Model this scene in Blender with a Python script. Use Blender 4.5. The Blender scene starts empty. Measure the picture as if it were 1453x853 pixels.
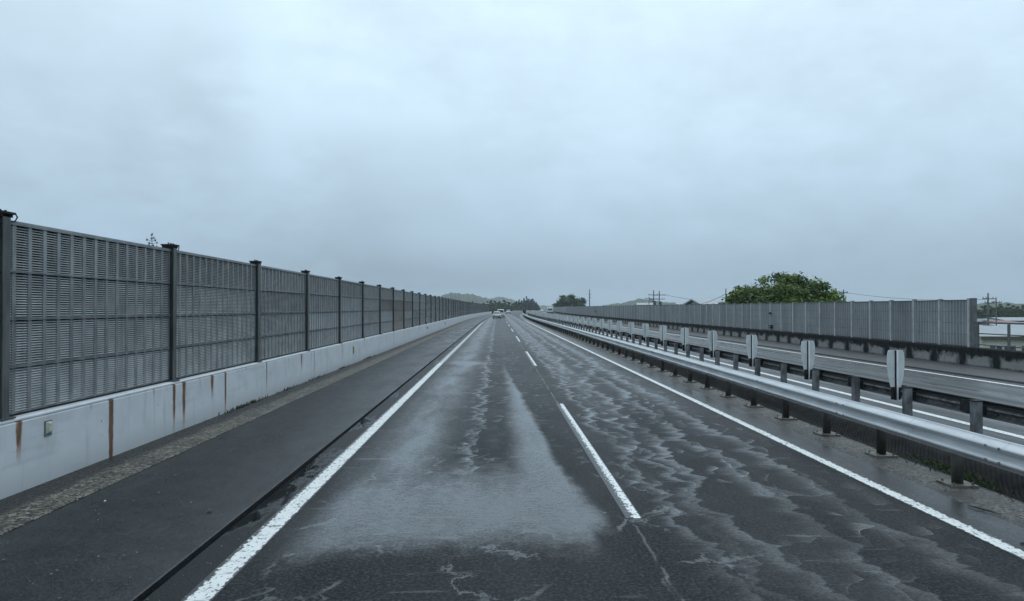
import bpy, math, random
import numpy as np
from mathutils import Vector, Matrix, Euler

scene = bpy.context.scene
COL = scene.collection
R = math.radians

# ------------------------------------------------------------------ camera
FPX = 1009.0
CAM = Vector((0, 0, 2.25))
cam_d = bpy.data.cameras.new('camera')
cam_d.sensor_width = 36.0
cam_d.lens = 36.0 * FPX / 1453.0
cam_d.clip_start = 0.1
cam_d.clip_end = 20000
cam = bpy.data.objects.new('camera', cam_d)
COL.objects.link(cam)
cam.location = CAM
cam.rotation_euler = Euler((R(90 + 0.596), 0, -R(1.164)), 'XYZ')
scene.camera = cam
ROT = cam.rotation_euler.to_matrix()


def at(px, py, Y):
    d = ROT @ Vector(((px - 726.5) / FPX, -(py - 426.5) / FPX, -1))
    return CAM + d * (Y / d.y)


# ------------------------------------------------------------------ road curve
RC, YA, YB = 3300.0, 100.0, 260.0


def off(y):
    if y < YA:
        return 0.0
    if y < YB:
        return (y - YA) ** 2 / (2 * RC)
    return (YB - YA) ** 2 / (2 * RC) + (y - YB) * (YB - YA) / RC


def yaw(y):
    if y < YA:
        return 0.0
    return -math.atan(min(y - YA, YB - YA) / RC)


def stations(y0, y1):
    s = [y0]
    y = y0
    while True:
        step = 60 if y < 95 else 8
        if y > YB + 5:
            step = 60
        y = min(y + step, y1)
        s.append(y)
        if y >= y1:
            return s


# ------------------------------------------------------------------ node helper
class G:
    def __init__(self, tree):
        self.t = tree
        self.x = 0

    def n(self, kind, ins=None, **props):
        nd = self.t.nodes.new(kind)
        self.x += 40
        nd.location = (self.x, 0)
        for k, v in props.items():
            setattr(nd, k, v)
        for k, v in (ins or {}).items():
            self.put(nd.inputs[k], v)
        return nd

    def put(self, sock, v):
        if isinstance(v, bpy.types.NodeSocket):
            self.t.links.new(v, sock)
        elif isinstance(v, bpy.types.Node):
            self.t.links.new(v.outputs[0], sock)
        else:
            sock.default_value = v

    def m(self, op, a, b=None, c=None, clamp=False):
        nd = self.n('ShaderNodeMath', operation=op, use_clamp=clamp)
        for i, v in enumerate((a, b, c)):
            if v is not None:
                self.put(nd.inputs[i], v)
        return nd.outputs[0]

    def add(self, *a):
        r = a[0]
        for b in a[1:]:
            r = self.m('ADD', r, b)
        return r

    def mul(self, *a):
        r = a[0]
        for b in a[1:]:
            r = self.m('MULTIPLY', r, b)
        return r

    def sub(self, a, b):
        return self.m('SUBTRACT', a, b)

    def mx(self, a, b):
        return self.m('MAXIMUM', a, b)

    def ss(self, lo, hi, v):
        nd = self.n('ShaderNodeMapRange', interpolation_type='SMOOTHSTEP')
        self.put(nd.inputs['Value'], v)
        self.put(nd.inputs['From Min'], lo)
        self.put(nd.inputs['From Max'], hi)
        return nd.outputs[0]

    def lin(self, lo, hi, a, b, v):
        nd = self.n('ShaderNodeMapRange')
        self.put(nd.inputs['Value'], v)
        for k, q in (('From Min', lo), ('From Max', hi), ('To Min', a), ('To Max', b)):
            self.put(nd.inputs[k], q)
        return nd.outputs[0]

    def gauss(self, v, c, s):
        q = self.m('DIVIDE', self.sub(v, c), s)
        return self.m('EXPONENT', self.mul(self.mul(q, q), -1.0))

    def xyz(self, x, y, z=0.0):
        nd = self.n('ShaderNodeCombineXYZ')
        for i, v in enumerate((x, y, z)):
            self.put(nd.inputs[i], v)
        return nd.outputs[0]

    def noise(self, vec, scale, detail=3.0, rough=0.55):
        nd = self.n('ShaderNodeTexNoise', {'Vector': vec, 'Scale': scale, 'Detail': detail, 'Roughness': rough})
        return nd.outputs['Fac']

    def mix(self, f, a, b):
        nd = self.n('ShaderNodeMix', data_type='RGBA')
        self.put(nd.inputs[0], f)
        for i, v in ((6, a), (7, b)):
            self.put(nd.inputs[i], (*v, 1) if isinstance(v, tuple) and len(v) == 3 else v)
        return nd.outputs[2]

    def mixf(self, f, a, b):
        nd = self.n('ShaderNodeMix', data_type='FLOAT')
        for i, v in ((0, f), (2, a), (3, b)):
            self.put(nd.inputs[i], v)
        return nd.outputs[0]


def new_mat(name):
    m = bpy.data.materials.new(name)
    m.use_nodes = True
    m.node_tree.nodes.clear()
    g = G(m.node_tree)
    out = g.n('ShaderNodeOutputMaterial')
    bs = g.n('ShaderNodeBsdfPrincipled')
    m.node_tree.links.new(bs.outputs[0], out.inputs[0])
    return m, g, bs


def world_pos(g):
    geo = g.n('ShaderNodeNewGeometry')
    s = g.n('ShaderNodeSeparateXYZ', {0: geo.outputs['Position']})
    return geo.outputs['Position'], s.outputs[0], s.outputs[1], s.outputs[2]


def obj_pos(g):
    tc = g.n('ShaderNodeTexCoord')
    s = g.n('ShaderNodeSeparateXYZ', {0: tc.outputs['Object']})
    return tc.outputs['Object'], s.outputs[0], s.outputs[1], s.outputs[2]


def simple(name, c0, c1, scale=6.0, rough=0.5, metal=0.0, bump=0.0, spec=0.5, stretch=(1, 1, 1), rvar=0.1, vary=0.0, runs=0.0):
    """worn surface: two colours mixed by a broken noise, roughness varying with it"""
    m, g, bs = new_mat(name)
    p, x, y, z = world_pos(g)
    v = g.xyz(g.mul(x, stretch[0]), g.mul(y, stretch[1]), g.mul(z, stretch[2]))
    n1 = g.noise(v, scale, 5, 0.65)
    f = g.ss(0.3, 0.7, n1)
    col = g.mix(f, c0, c1)
    if runs:
        r_ = g.ss(.55, .75, g.noise(g.xyz(g.mul(x, 5.), g.mul(y, 5.0), g.mul(z, .5)), 1.0, 5, .65))
        col = g.mix(g.mul(r_, runs), col, tuple(q * .35 for q in c0))
    if vary:
        oi = g.n('ShaderNodeObjectInfo')
        hs = g.n('ShaderNodeHueSaturation', {'Color': col, 'Value': g.lin(0, 1, 1 - vary, 1 + vary, oi.outputs['Random'])})
        col = hs.outputs[0]
    g.put(bs.inputs['Base Color'], col)
    g.put(bs.inputs['Roughness'], g.lin(0, 1, max(rough - rvar, .03), min(rough + rvar, 1), n1))
    bs.inputs['Metallic'].default_value = metal
    bs.inputs['Specular IOR Level'].default_value = spec
    if bump:
        b = g.n('ShaderNodeBump', {'Height': n1, 'Strength': 0.5, 'Distance': bump})
        g.put(bs.inputs['Normal'], b)
    return m


# ------------------------------------------------------------------ materials
def make_road():
    m, g, bs = new_mat('wet_asphalt')
    p, x, y, z = world_pos(g)
    grain = g.n('ShaderNodeTexVoronoi', {'Vector': p, 'Scale': 62.0})
    gs = g.n('ShaderNodeSeparateXYZ', {0: grain.outputs['Color']})
    gsel = gs.outputs[0]
    fine = g.noise(p, 90.0, 2, 0.6)
    mid = g.noise(p, 30.0, 3, 0.65)
    rip = g.noise(g.xyz(g.mul(x, 9.0), g.mul(y, 20.0)), 1.0, 3, .65)
    big = g.noise(g.xyz(g.mul(x, 1.3), g.mul(y, 0.3)), 1.0, 4, 0.6)
    big2 = g.noise(g.xyz(g.add(g.mul(x, .7), 9.3), g.mul(y, 0.5)), 1.0, 5, 0.6)
    edge = g.mul(g.sub(g.noise(g.xyz(g.mul(x, 2.5), g.mul(y, 2.0)), 1.6, 5, .65), .5), 1.0)
    wob = g.mul(g.sub(big2, .5), 0.35)
    xw = g.add(x, wob, g.mul(edge, .12))
    # wheel ruts of the near lane hold a continuous film; the right rut is narrow and crisp
    rut_r = g.mul(g.ss(.12, .55, xw), g.sub(1.0, g.ss(.78, .92, g.sub(xw, g.mul(g.sub(11.0, y), .035)))))
    rut_r = g.mul(rut_r, g.lin(.3, .7, .72, 1.0, big))
    rut_l = g.mul(g.gauss(xw, -1.42, .52), g.lin(.32, .62, .30, 1.0, big))
    keepr = g.lin(9.0, 45.0, 1.0, .55, y)
    trk = g.mul(g.mx(rut_r, rut_l), g.ss(6.3, 7.4, g.add(y, edge)), keepr)
    t3 = g.mul(g.mx(g.gauss(xw, 2.35, .4), g.gauss(xw, 4.0, .35)), .34, g.ss(10.0, 26.0, y), g.lin(.3, .7, .3, 1.1, big))
    # standing film fanning out at the near end of the ruts
    y0 = g.add(6.62, g.mul(x, 0.28), g.mul(g.sub(big2, .5), 1.1), g.mul(edge, .9))
    fan = g.mul(g.ss(g.sub(y0, .18), g.add(y0, .75), g.add(y, g.mul(g.sub(mid, .5), .5))), g.sub(1.0, g.ss(8.3, 11.0, g.add(y, g.mul(edge, 2.0)))),
                g.ss(-2.15, -1.7, xw), g.sub(1.0, g.ss(1.0, 1.25, g.add(xw, g.mul(g.sub(y, 7.4), .10)))), g.lin(.3, .65, .70, 1.0, g.noise(g.xyz(g.mul(x, 1.6), g.mul(y, .5)), 1.2, 3)))
    # thin water running over the surface in overlapping scalloped sheets
    def scallop(fx, fy, warp_amp, sx, seed):
        w1 = g.noise(g.xyz(g.add(x, seed), g.mul(y, .7)), 1.1, 1.5)
        w2 = g.noise(g.xyz(g.add(x, seed + 31.), g.mul(y, .7)), 1.3, 1.5)
        ed = g.mul(edge, .22)
        cx = g.add(g.mul(x, fx), g.mul(g.sub(w1, .5), warp_amp), ed)
        cy = g.add(g.mul(y, fy), g.mul(g.sub(w2, .5), warp_amp), g.mul(x, sx), ed)
        cv = g.xyz(cx, cy)
        vo = g.n('ShaderNodeTexVoronoi', {'Vector': cv, 'Scale': 1.0, 'Randomness': 1.0}, voronoi_dimensions='2D')
        rel = g.n('ShaderNodeVectorMath', {0: cv, 1: vo.outputs['Position']}, operation='SUBTRACT')
        rs = g.n('ShaderNodeSeparateXYZ', {0: rel})
        cs = g.n('ShaderNodeSeparateXYZ', {0: vo.outputs['Color']})
        grad = g.add(g.mul(rs.outputs[0], .85), g.mul(rs.outputs[1], -.40))
        c = g.m('POWER', g.ss(-.05, .52, grad), 2.0)
        ve = g.n('ShaderNodeTexVoronoi', {'Vector': cv, 'Scale': 1.0}, voronoi_dimensions='2D', feature='DISTANCE_TO_EDGE')
        rim = g.mul(g.sub(1.0, g.ss(0.0, .06, ve.outputs[0])), g.ss(.1, .45, grad))
        return g.mul(g.add(g.mul(c, .9), g.mul(rim, .7)), g.lin(.25, .85, .0, 1.1, cs.outputs[0]))
    def ridge(x0, seed, amp, wid):
        n_ = g.noise(g.xyz(seed, g.mul(y, .55), seed * 1.7), 1.0, 2.0)
        f_ = g.noise(g.xyz(g.mul(x, .6), g.mul(y, 2.2), seed), 1.0, 3.0, .6)
        k_ = g.noise(g.xyz(seed + 5.0, g.mul(y, .45), 2.0), 1.0, 2.0)
        dd = g.sub(x, g.add(x0, g.mul(g.sub(n_, .5), amp), g.mul(g.sub(f_, .5), .75)))
        flank = g.mul(g.m('POWER', g.ss(-wid, .0, dd), 1.8), g.sub(1.0, g.ss(-.005, .035, dd)))
        return g.mul(flank, g.lin(.35, .62, .25, 1.0, k_))
    rdg = g.mx(g.mx(ridge(1.95, 3.1, .9, .24), ridge(2.65, 11.7, 1.1, .36)), g.mx(ridge(3.35, 23.9, 1.1, .42), ridge(4.05, 37.3, .9, .45)))
    rdg = g.mx(rdg, g.mul(ridge(-.38, 51.3, .5, .22), .9, g.ss(8.0, 11.0, y)))
    rdg = g.mx(rdg, g.mul(ridge(2.3, 63.3, 1.3, .22), .8))
    sA = scallop(1.55, 1.25, 1.2, .6, 0.0)
    sB = scallop(3.1, 2.5, 1.8, 1.1, 12.0)
    keep = g.ss(.38, .60, g.noise(g.xyz(g.mul(x, .9), g.mul(y, .4)), 1.1, 3))
    rlane = g.mul(g.ss(1.45, 1.9, x), g.sub(1.0, g.ss(4.3, 4.7, x)))
    keep2 = g.ss(.42, .62, g.noise(g.xyz(g.mul(x, .7), g.mul(y, .3), 7.0), 1.3, 4))
    llane = g.mul(g.ss(-2.1, -1.8, x), g.sub(1.0, g.ss(1.2, 1.5, x)), g.ss(9.0, 14.0, y), .55)
    scal = g.mul(g.add(g.mul(rdg, .66, g.mx(rlane, g.ss(1.2, .9, x))), g.mul(sA, g.lin(0, 1, .08, .42, keep2), g.add(rlane, g.mul(llane, .3))), g.mul(sB, keep, .62, g.mx(rlane, llane))), g.lin(6.0, 10.0, .62, 1.15, y))
    centre = g.mul(sB, g.gauss(g.add(xw, g.mul(g.sub(y, 12.), .004)), -.34, .26), g.ss(8.0, 10.5, y), 1.3, g.lin(.35, .6, .35, 1.0, big2))
    # cracks holding water near the camera
    fx_ = g.add(g.mul(x, 1.6), g.mul(g.sub(mid, .5), .10), g.mul(edge, .8))
    fy_ = g.add(g.mul(y, 1.1), g.mul(edge, .9))
    vf = g.n('ShaderNodeTexVoronoi', {'Vector': g.xyz(fx_, fy_), 'Scale': 1.0}, voronoi_dimensions='2D', feature='DISTANCE_TO_EDGE')
    net = g.sub(1.0, g.ss(0.01, 0.05, vf.outputs[0]))
    netk = g.ss(.48, .62, g.noise(g.xyz(g.mul(x, 1.1), g.mul(y, .9)), 1.3, 4))
    cracks = g.mul(net, netk, .62, g.sub(1.0, g.ss(8.0, 14.0, y)), g.sub(1.0, g.ss(2.0, 2.6, x)))
    hair = g.mul(g.ss(.64, .70, g.noise(g.xyz(g.mul(x, .8), g.mul(y, 5.5), 4.0), 1.0, 4)), .28)
    seam = g.mul(g.gauss(g.add(x, g.mul(edge, .10)), 1.42, .014), g.ss(.42, .58, g.noise(p, 1.7, 4)), .55)
    far = g.add(g.mul(g.ss(16.0, 70.0, y), .16), g.mul(g.ss(8.0, 22.0, y), .11))
    patch = g.mul(g.gauss(y, 29.0, .9), g.gauss(g.add(x, g.mul(big, .8)), -.75, .55), .7)
    damp = g.lin(.3, .7, .02, .16, g.noise(g.xyz(g.mul(x, .8), g.mul(y, .25)), 1.0, 5, .65))
    film = g.mx(g.mx(trk, fan), t3)
    wet = g.m('MINIMUM', g.add(film, g.mul(g.mx(scal, centre), g.sub(1.0, film)), cracks, hair, seam, far, patch, damp), 1.0)
    poke = g.mul(g.ss(.40, .95, gsel), g.lin(0, 1, .75, .26, wet))
    ripm = g.lin(.34, .64, .74, 1.08, rip)
    wet_s = g.m('MULTIPLY', g.mul(wet, g.sub(1.0, poke)), ripm, clamp=True)
    stone = g.m('POWER', g.mul(g.add(gsel, g.ss(.4, .7, mid)), .5), 1.6)
    col = g.mix(stone, (.004, .005, .006), (.062, .070, .076))
    g.put(bs.inputs['Base Color'], g.mix(g.mul(wet, .55), col, (.018, .022, .025)))
    g.put(bs.inputs['Roughness'], g.mixf(wet_s, .68, .09))
    g.put(bs.inputs['Specular IOR Level'], g.mixf(wet_s, .06, 1.0))
    bs.inputs['IOR'].default_value = 1.5
    h = g.add(g.mul(gsel, .5), g.mul(fine, .4), g.mul(mid, .8))
    b = g.n('ShaderNodeBump', {'Height': h, 'Strength': g.mixf(wet, .8, .10), 'Distance': .006})
    g.put(bs.inputs['Normal'], b)
    return m


def make_shoulder(name, c0, c1, rough, spec, scuffs=.5, ruts=()):
    m, g, bs = new_mat(name)
    p, x, y, z = world_pos(g)
    grain = g.n('ShaderNodeTexVoronoi', {'Vector': p, 'Scale': 75.0})
    gs = g.n('ShaderNodeSeparateXYZ', {0: grain.outputs['Color']})
    big = g.noise(g.xyz(g.mul(x, 1.0), g.mul(y, 0.25)), 1.1, 5, 0.65)
    blot = g.noise(p, 2.3, 5, .65)
    pit = g.ss(.66, .72, g.noise(p, 8.0, 3, .6))
    scuff = g.mul(g.ss(.64, .70, g.noise(g.xyz(g.mul(x, 9.0), g.mul(y, .9)), 1.0, 4)), .35)
    stone = g.m('POWER', gs.outputs[0], 2.2)
    col = g.mix(g.m('MINIMUM', g.add(g.mul(stone, .75), g.mul(g.ss(.35, .7, blot), .12), g.mul(scuff, scuffs)), 1.0), c0, c1)
    g.put(bs.inputs['Base Color'], g.mix(g.mul(pit, .8), col, (.006, .006, .007)))
    g.put(bs.inputs['Roughness'], g.add(g.lin(.3, .7, rough + .16, rough - .12, big), g.mul(g.sub(gs.outputs[1], .5), .15)))
    g.put(bs.inputs['Specular IOR Level'], g.lin(.35, .65, spec * .85, spec * 1.1, blot))
    for (rx, rw) in ruts:
        rt = g.mul(g.gauss(g.add(x, g.mul(g.sub(big, .5), .5)), rx, rw), g.lin(.35, .65, .3, 1.0, big))
        rsock = bs.inputs['Roughness'].links[0].from_socket
        g.put(bs.inputs['Roughness'], g.mixf(rt, rsock, .14))
        ssock = bs.inputs['Specular IOR Level'].links[0].from_socket
        g.put(bs.inputs['Specular IOR Level'], g.mixf(rt, ssock, 1.0))
    b = g.n('ShaderNodeBump', {'Height': g.add(g.mul(gs.outputs[0], .5), g.mul(blot, .8)), 'Strength': .4, 'Distance': .005})
    g.put(bs.inputs['Normal'], b)
    return m


def make_gutter():
    m, g, bs = new_mat('wet_gutter')
    p, x, y, z = world_pos(g)
    fine = g.noise(p, 80.0, 3, .6)
    n = g.add(g.noise(g.xyz(g.mul(x, 1.5), g.mul(y, .45)), 1.0, 5, .65), g.mul(g.gauss(y, 9.4, 1.5), .22), g.mul(g.gauss(y, 13.5, 1.0), .10))
    w = g.ss(.56, .66, n)
    g.put(bs.inputs['Base Color'], g.mix(w, g.mix(g.ss(.4, .7, fine), (.006, .007, .008), (.045, .049, .052)), (.008, .009, .009)))
    g.put(bs.inputs['Roughness'], g.mixf(w, .5, .05))
    g.put(bs.inputs['Specular IOR Level'], g.mixf(w, .12, .4))
    b = g.n('ShaderNodeBump', {'Height': fine, 'Strength': g.mixf(w, .8, .05), 'Distance': .004})
    g.put(bs.inputs['Normal'], b)
    return m


def make_gravel(name, c0, c1, c2, edge=None):
    m, g, bs = new_mat(name)
    p, x, y, z = world_pos(g)
    vo = g.n('ShaderNodeTexVoronoi', {'Vector': p, 'Scale': 36.0})
    cs = g.n('ShaderNodeSeparateXYZ', {0: vo.outputs['Color']})
    big = g.noise(p, 1.6, 5, .65)
    stone = g.mix(g.m('POWER', cs.outputs[0], 1.8), c0, c1)
    dirt = g.ss(.42, .62, big)
    if edge is not None:
        dirt = g.mx(g.mul(dirt, .5), g.sub(1.0, g.ss(edge - .10, edge + .10, g.add(x, g.mul(g.sub(big, .5), .3)))))
    g.put(bs.inputs['Base Color'], g.mix(dirt, stone, c2))
    g.put(bs.inputs['Roughness'], g.lin(0, 1, .65, .35, cs.outputs[1]))
    bs.inputs['Specular IOR Level'].default_value = .3
    b = g.n('ShaderNodeBump', {'Height': g.add(g.mul(vo.outputs[0], -1.0), g.mul(big, .5)), 'Strength': .8, 'Distance': .012})
    g.put(bs.inputs['Normal'], b)
    return m


def make_line(name, xl, xr, wear_left=0.1, wear_right=0.03, tint=(.68, .70, .69), wear=0.0, lw=.20):
    m, g, bs = new_mat(name)
    p, x, y, z = world_pos(g)
    n = g.noise(g.xyz(g.mul(x, 1.0), g.mul(y, .55)), 30.0, 4, .65)
    n2 = g.noise(p, 6.0, 4, .6)
    dl = g.sub(1.0, g.ss(0, max(wear_left, .005), g.sub(x, xl)))
    dr = g.sub(1.0, g.ss(0, max(wear_right, .005), g.sub(xr, x)))
    crack = g.ss(.60, .66, g.noise(g.xyz(g.mul(x, 2.0), g.mul(y, 14.0)), 1.0, 4, .65))
    chip = g.ss(.52, .60, g.add(g.mul(n, .75), g.mul(n2, .22), g.mul(g.mx(dl, dr), lw), wear))
    bare = g.m('MINIMUM', g.add(chip, g.mul(crack, .7)), 1.0)
    dirt = g.mul(g.ss(.45, .75, n2), .30)
    c = g.mix(dirt, tint, (.50, .52, .50))
    g.put(bs.inputs['Base Color'], g.mix(bare, c, (.035, .037, .04)))
    bs.inputs['Roughness'].default_value = .42
    bs.inputs['Specular IOR Level'].default_value = .4
    b = g.n('ShaderNodeBump', {'Height': g.sub(n2, bare), 'Strength': .4, 'Distance': .003})
    g.put(bs.inputs['Normal'], b)
    return m


STREAKS = [  # position along the road, half width, length, strength
    (8.47, .060, .62, .9), (9.95, .03, .16, .35), (10.46, .062, 2.4, 1.0), (11.75, .03, .18, .5), (12.20, .02, .14, .4),
    (12.47, .055, 1.05, 1.0), (12.86, .068, 1.05, 1.0), (13.55, .02, .30, .4), (14.12, .075, .6, .95), (14.80, .05, 1.2, 1.0),
    (16.0, .05, .12, .4), (17.42, .035, .95, .9), (19.2, .04, .5, .35), (20.5, .08, .6, .9), (21.9, .04, 1.0, .8),
    (25.8, .05, .5, .5), (30.2, .05, .8, .6), (38.5, .06, 1.0, .6), (45.3, .07, .7, .55)]


def make_left_wall():
    m, g, bs = new_mat('painted_concrete_wall')
    p, x, y, z = world_pos(g)
    zt = 0.955
    wob = g.mul(g.sub(g.noise(g.xyz(0.0, g.mul(y, 12.), g.mul(z, 7.0)), 1.0, 4), .5), .06)
    yw = g.add(y, wob)
    tot = None
    stv = g.noise(g.xyz(0.0, g.mul(y, 60.), g.mul(z, 2.5)), 1.0, 3)
    dz = g.sub(zt, z)
    for (c, w, ln, s) in STREAKS:
        wz_ = g.mul(g.sub(1.0, g.mul(dz, .55 / max(ln, .4))), w * 1.45)
        a = g.sub(1.0, g.ss(g.mul(wz_, .45), wz_, g.m('ABSOLUTE', g.sub(yw, c))))
        b = g.sub(1.0, g.ss(ln * .35, ln, dz))
        t = g.mul(a, b, s)
        tot = t if tot is None else g.mx(tot, t)
    rust = g.m('MINIMUM', g.mul(tot, g.lin(.3, .6, .75, 1.15, stv)), 1.0)
    core = g.mul(g.ss(.66, 1.0, rust), .62)
    blot = g.noise(p, 2.2, 6, .65)
    fine = g.noise(p, 40, 3, .6)
    drip = g.mul(g.ss(.56, .72, g.noise(g.xyz(0.0, g.mul(y, 3.5), g.mul(z, .35)), 1.0, 4)), .35)
    base = g.mix(g.ss(.3, .75, blot), (.58, .61, .635), (.49, .52, .545))
    form = g.mul(g.ss(.58, .66, g.noise(g.xyz(0.0, g.mul(y, .5), g.mul(z, 5.0)), 1.0, 4)), .25)
    base = g.mix(form, base, (.36, .385, .40))
    splash = g.mul(g.sub(1.0, g.ss(.05, .42, g.add(z, g.mul(g.sub(blot, .5), .5)))), .35)
    base = g.mix(splash, base, (.20, .205, .20))
    base = g.mix(drip, base, (.22, .235, .25))
    dg = g.noise(g.xyz(g.mul(g.add(y, g.mul(z, .5)), 1.1), g.mul(g.sub(z, g.mul(y, .42)), 26.0), 3.0), 1.0, 3)
    dgk = g.ss(.55, .65, g.noise(g.xyz(5.0, g.mul(y, .8), g.mul(z, 1.5)), 1.0, 2))
    base = g.mix(g.mul(g.ss(.70, .74, dg), dgk, .7), base, (.06, .06, .06))
    # joints in the casting
    jm = g.m('ABSOLUTE', g.sub(g.m('FRACT', g.m('DIVIDE', g.sub(y, 14.80), 7.1)), .0))
    joint = g.mul(g.sub(1.0, g.ss(.0, .0035, jm)), .8)
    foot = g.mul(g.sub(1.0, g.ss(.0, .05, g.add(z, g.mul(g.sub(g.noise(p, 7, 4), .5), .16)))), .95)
    chips = g.ss(.735, .75, g.noise(p, 11.0, 3, .5))
    c = g.mix(g.mx(joint, g.mul(chips, .8)), base, (.05, .05, .05))
    c = g.mix(g.m('MINIMUM', g.mul(rust, .95), 1.0), c, (.25, .105, .036))
    c = g.mix(core, c, (.022, .015, .012))
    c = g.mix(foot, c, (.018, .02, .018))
    g.put(bs.inputs['Base Color'], c)
    g.put(bs.inputs['Roughness'], g.lin(0, 1, .4, .6, blot))
    bs.inputs['Specular IOR Level'].default_value = .35
    b = g.n('ShaderNodeBump', {'Height': g.add(g.mul(blot, .5), g.mul(fine, .25)), 'Strength': .25, 'Distance': .006})
    g.put(bs.inputs['Normal'], b)
    return m


def make_right_wall():
    m, g, bs = new_mat('stained_concrete_wall')
    p, x, y, z = world_pos(g)
    n = g.noise(g.xyz(0.0, g.mul(y, 1.2), g.mul(z, 2.0)), 1.2, 6, .68)
    n2 = g.noise(g.xyz(0.0, g.mul(y, 5.0), g.mul(z, 3.0)), 1.0, 5, .65)
    ph = g.m('FRACT', g.m('DIVIDE', g.sub(y, 27.2), 1.82))
    near = g.m('ABSOLUTE', g.sub(ph, .5))            # .5 under a post
    bandw = g.lin(.25, .75, .05, .42, g.noise(g.xyz(0., g.mul(y, .55), 3.0), 1.0, 2))
    band = g.ss(bandw, g.add(bandw, .22), g.add(near, g.mul(g.sub(n2, .5), .30)))
    top = g.ss(.32, .52, g.add(z, g.mul(g.sub(n, .5), .75)))
    stain = g.m('MINIMUM', g.add(g.mul(g.mx(band, top), .97), g.mul(g.ss(.5, .7, n2), .25)), 1.0)
    foot = g.sub(1.0, g.ss(.02, .14, g.add(z, g.mul(g.sub(n2, .5), .2))))
    c = g.mix(n, (.15, .15, .145), (.30, .30, .29))
    c = g.mix(g.mx(stain, foot), c, (.012, .013, .014))
    g.put(bs.inputs['Base Color'], c)
    bs.inputs['Roughness'].default_value = .85
    bs.inputs['Specular IOR Level'].default_value = .12
    b = g.n('ShaderNodeBump', {'Height': n2, 'Strength': .4, 'Distance': .01})
    g.put(bs.inputs['Normal'], b)
    return m


def make_leaf(name, dark, light, back=.15):
    m, g, bs = new_mat(name)
    at_ = g.n('ShaderNodeAttribute', attribute_name='tint')
    f = at_.outputs['Fac']
    c = g.mix(f, dark, light)
    g.put(bs.inputs['Base Color'], c)
    bs.inputs['Roughness'].default_value = .5
    bs.inputs['Specular IOR Level'].default_value = .3
    tr = g.n('ShaderNodeBsdfTranslucent', {'Color': c})
    mixs = g.n('ShaderNodeMixShader', {0: back})
    g.t.links.new(bs.outputs[0], mixs.inputs[1])
    g.t.links.new(tr.outputs[0], mixs.inputs[2])
    out = [n for n in g.t.nodes if n.type == 'OUTPUT_MATERIAL'][0]
    g.t.links.new(mixs.outputs[0], out.inputs[0])
    return m


def make_back_rail():
    m, g, bs = new_mat('grimy_banded_steel')
    p, x, y, z = world_pos(g)
    n = g.noise(g.xyz(0., g.mul(y, 22.0), g.mul(z, 3.5)), 1.0, 4, .6)
    n2 = g.noise(p, 3.0, 4)
    low = g.gauss(z, .69, .05)
    f = g.m('MINIMUM', g.add(g.mul(g.ss(.40, .62, g.add(g.mul(n, .7), g.mul(n2, .3))), low), g.mul(g.ss(.835, .85, z), .8)), 1.0)  # pale band with drips and pale top edge, both set by height
    g.put(bs.inputs['Base Color'], g.mix(f, (.022, .024, .025), (.36, .37, .37)))
    bs.inputs['Roughness'].default_value = .55
    g.put(bs.inputs['Metallic'], g.mul(f, .3))
    return m


def make_front_rail():
    m, g, bs = new_mat('galvanised_rail_steel')
    p, x, y, z = world_pos(g)
    n = g.noise(g.xyz(g.mul(x, 4.), g.mul(y, .8), g.mul(z, 6.)), 1.5, 6, .65)
    spl = g.noise(p, 14.0, 5, .65)
    run = g.ss(.62, .72, g.noise(g.xyz(0., g.mul(y, 7.0), g.mul(z, 1.2)), 1.0, 4))
    c = g.mix(g.ss(.3, .7, n), (.40, .42, .44), (.55, .57, .59))
    c = g.mix(g.mul(run, .35), c, (.16, .16, .16))
    c = g.mix(g.mul(g.ss(.58, .72, spl), .3), c, (.2, .2, .2))
    g.put(bs.inputs['Base Color'], c)
    g.put(bs.inputs['Roughness'], g.lin(.3, .7, .28, .48, n))
    bs.inputs['Metallic'].default_value = .12
    return m


M = {}
M['road'] = make_road()
M['shoulder'] = make_shoulder('smooth_shoulder_asphalt', (.006, .007, .0085), (.048, .053, .058), .40, .30)
M['far_road'] = make_shoulder('opposite_wet_asphalt', (.014, .016, .018), (.050, .055, .058), .42, .30, 0.0, ((10.1, .28), (11.6, .32), (13.0, .25), (14.2, .3)))
M['median_asphalt'] = make_shoulder('median_asphalt', (.022, .024, .026), (.044, .047, .05), .35, .5)
M['gutter'] = make_gutter()
M['kerb_gravel'] = make_gravel('exposed_aggregate', (.015, .015, .014), (.30, .28, .225), (.020, .020, .019), edge=-5.22)
M['median_gravel'] = make_gravel('median_grit', (.02, .02, .019), (.17, .16, .14), (.045, .043, .04))
M['strip'] = simple('concrete_apron', (.022, .023, .025), (.06, .062, .065), 1.2, .6, stretch=(2, .5, 1))
M['edge_near'] = make_line('edge_line_paint', -2.43, -2.195, .07, .04)
M['edge_far'] = make_line('worn_edge_line_paint', -2.45, -2.15, .12, .12, (.60, .63, .64), .035)
M['edge_right'] = make_line('median_edge_line_paint', 4.69, 4.89, .03, .07)
M['dash'] = make_line('lane_line_paint', 1.372, 1.545, .13, .02, lw=.27)
M['opp_line'] = make_line('opposite_line_paint', -50, 60, .01, .01)
M['wall_l'] = make_left_wall()
M['wall_r'] = make_right_wall()
M['coping'] = simple('lit_coping_paint', (.50, .53, .55), (.62, .65, .67), 3, .5)  # paler than the wall face: the lit top edge put into the colour
M['slat'] = simple('louvre_aluminium', (.36, .385, .39), (.52, .545, .55), 3.0, .5, .25, stretch=(1, .6, 1.5), vary=.16, runs=.5)
M['slat_pale'] = simple('pale_louvre_aluminium', (.46, .49, .51), (.56, .59, .61), 3.0, .5, .25, stretch=(1, .6, 1.5), vary=.16, runs=.5)
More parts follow.
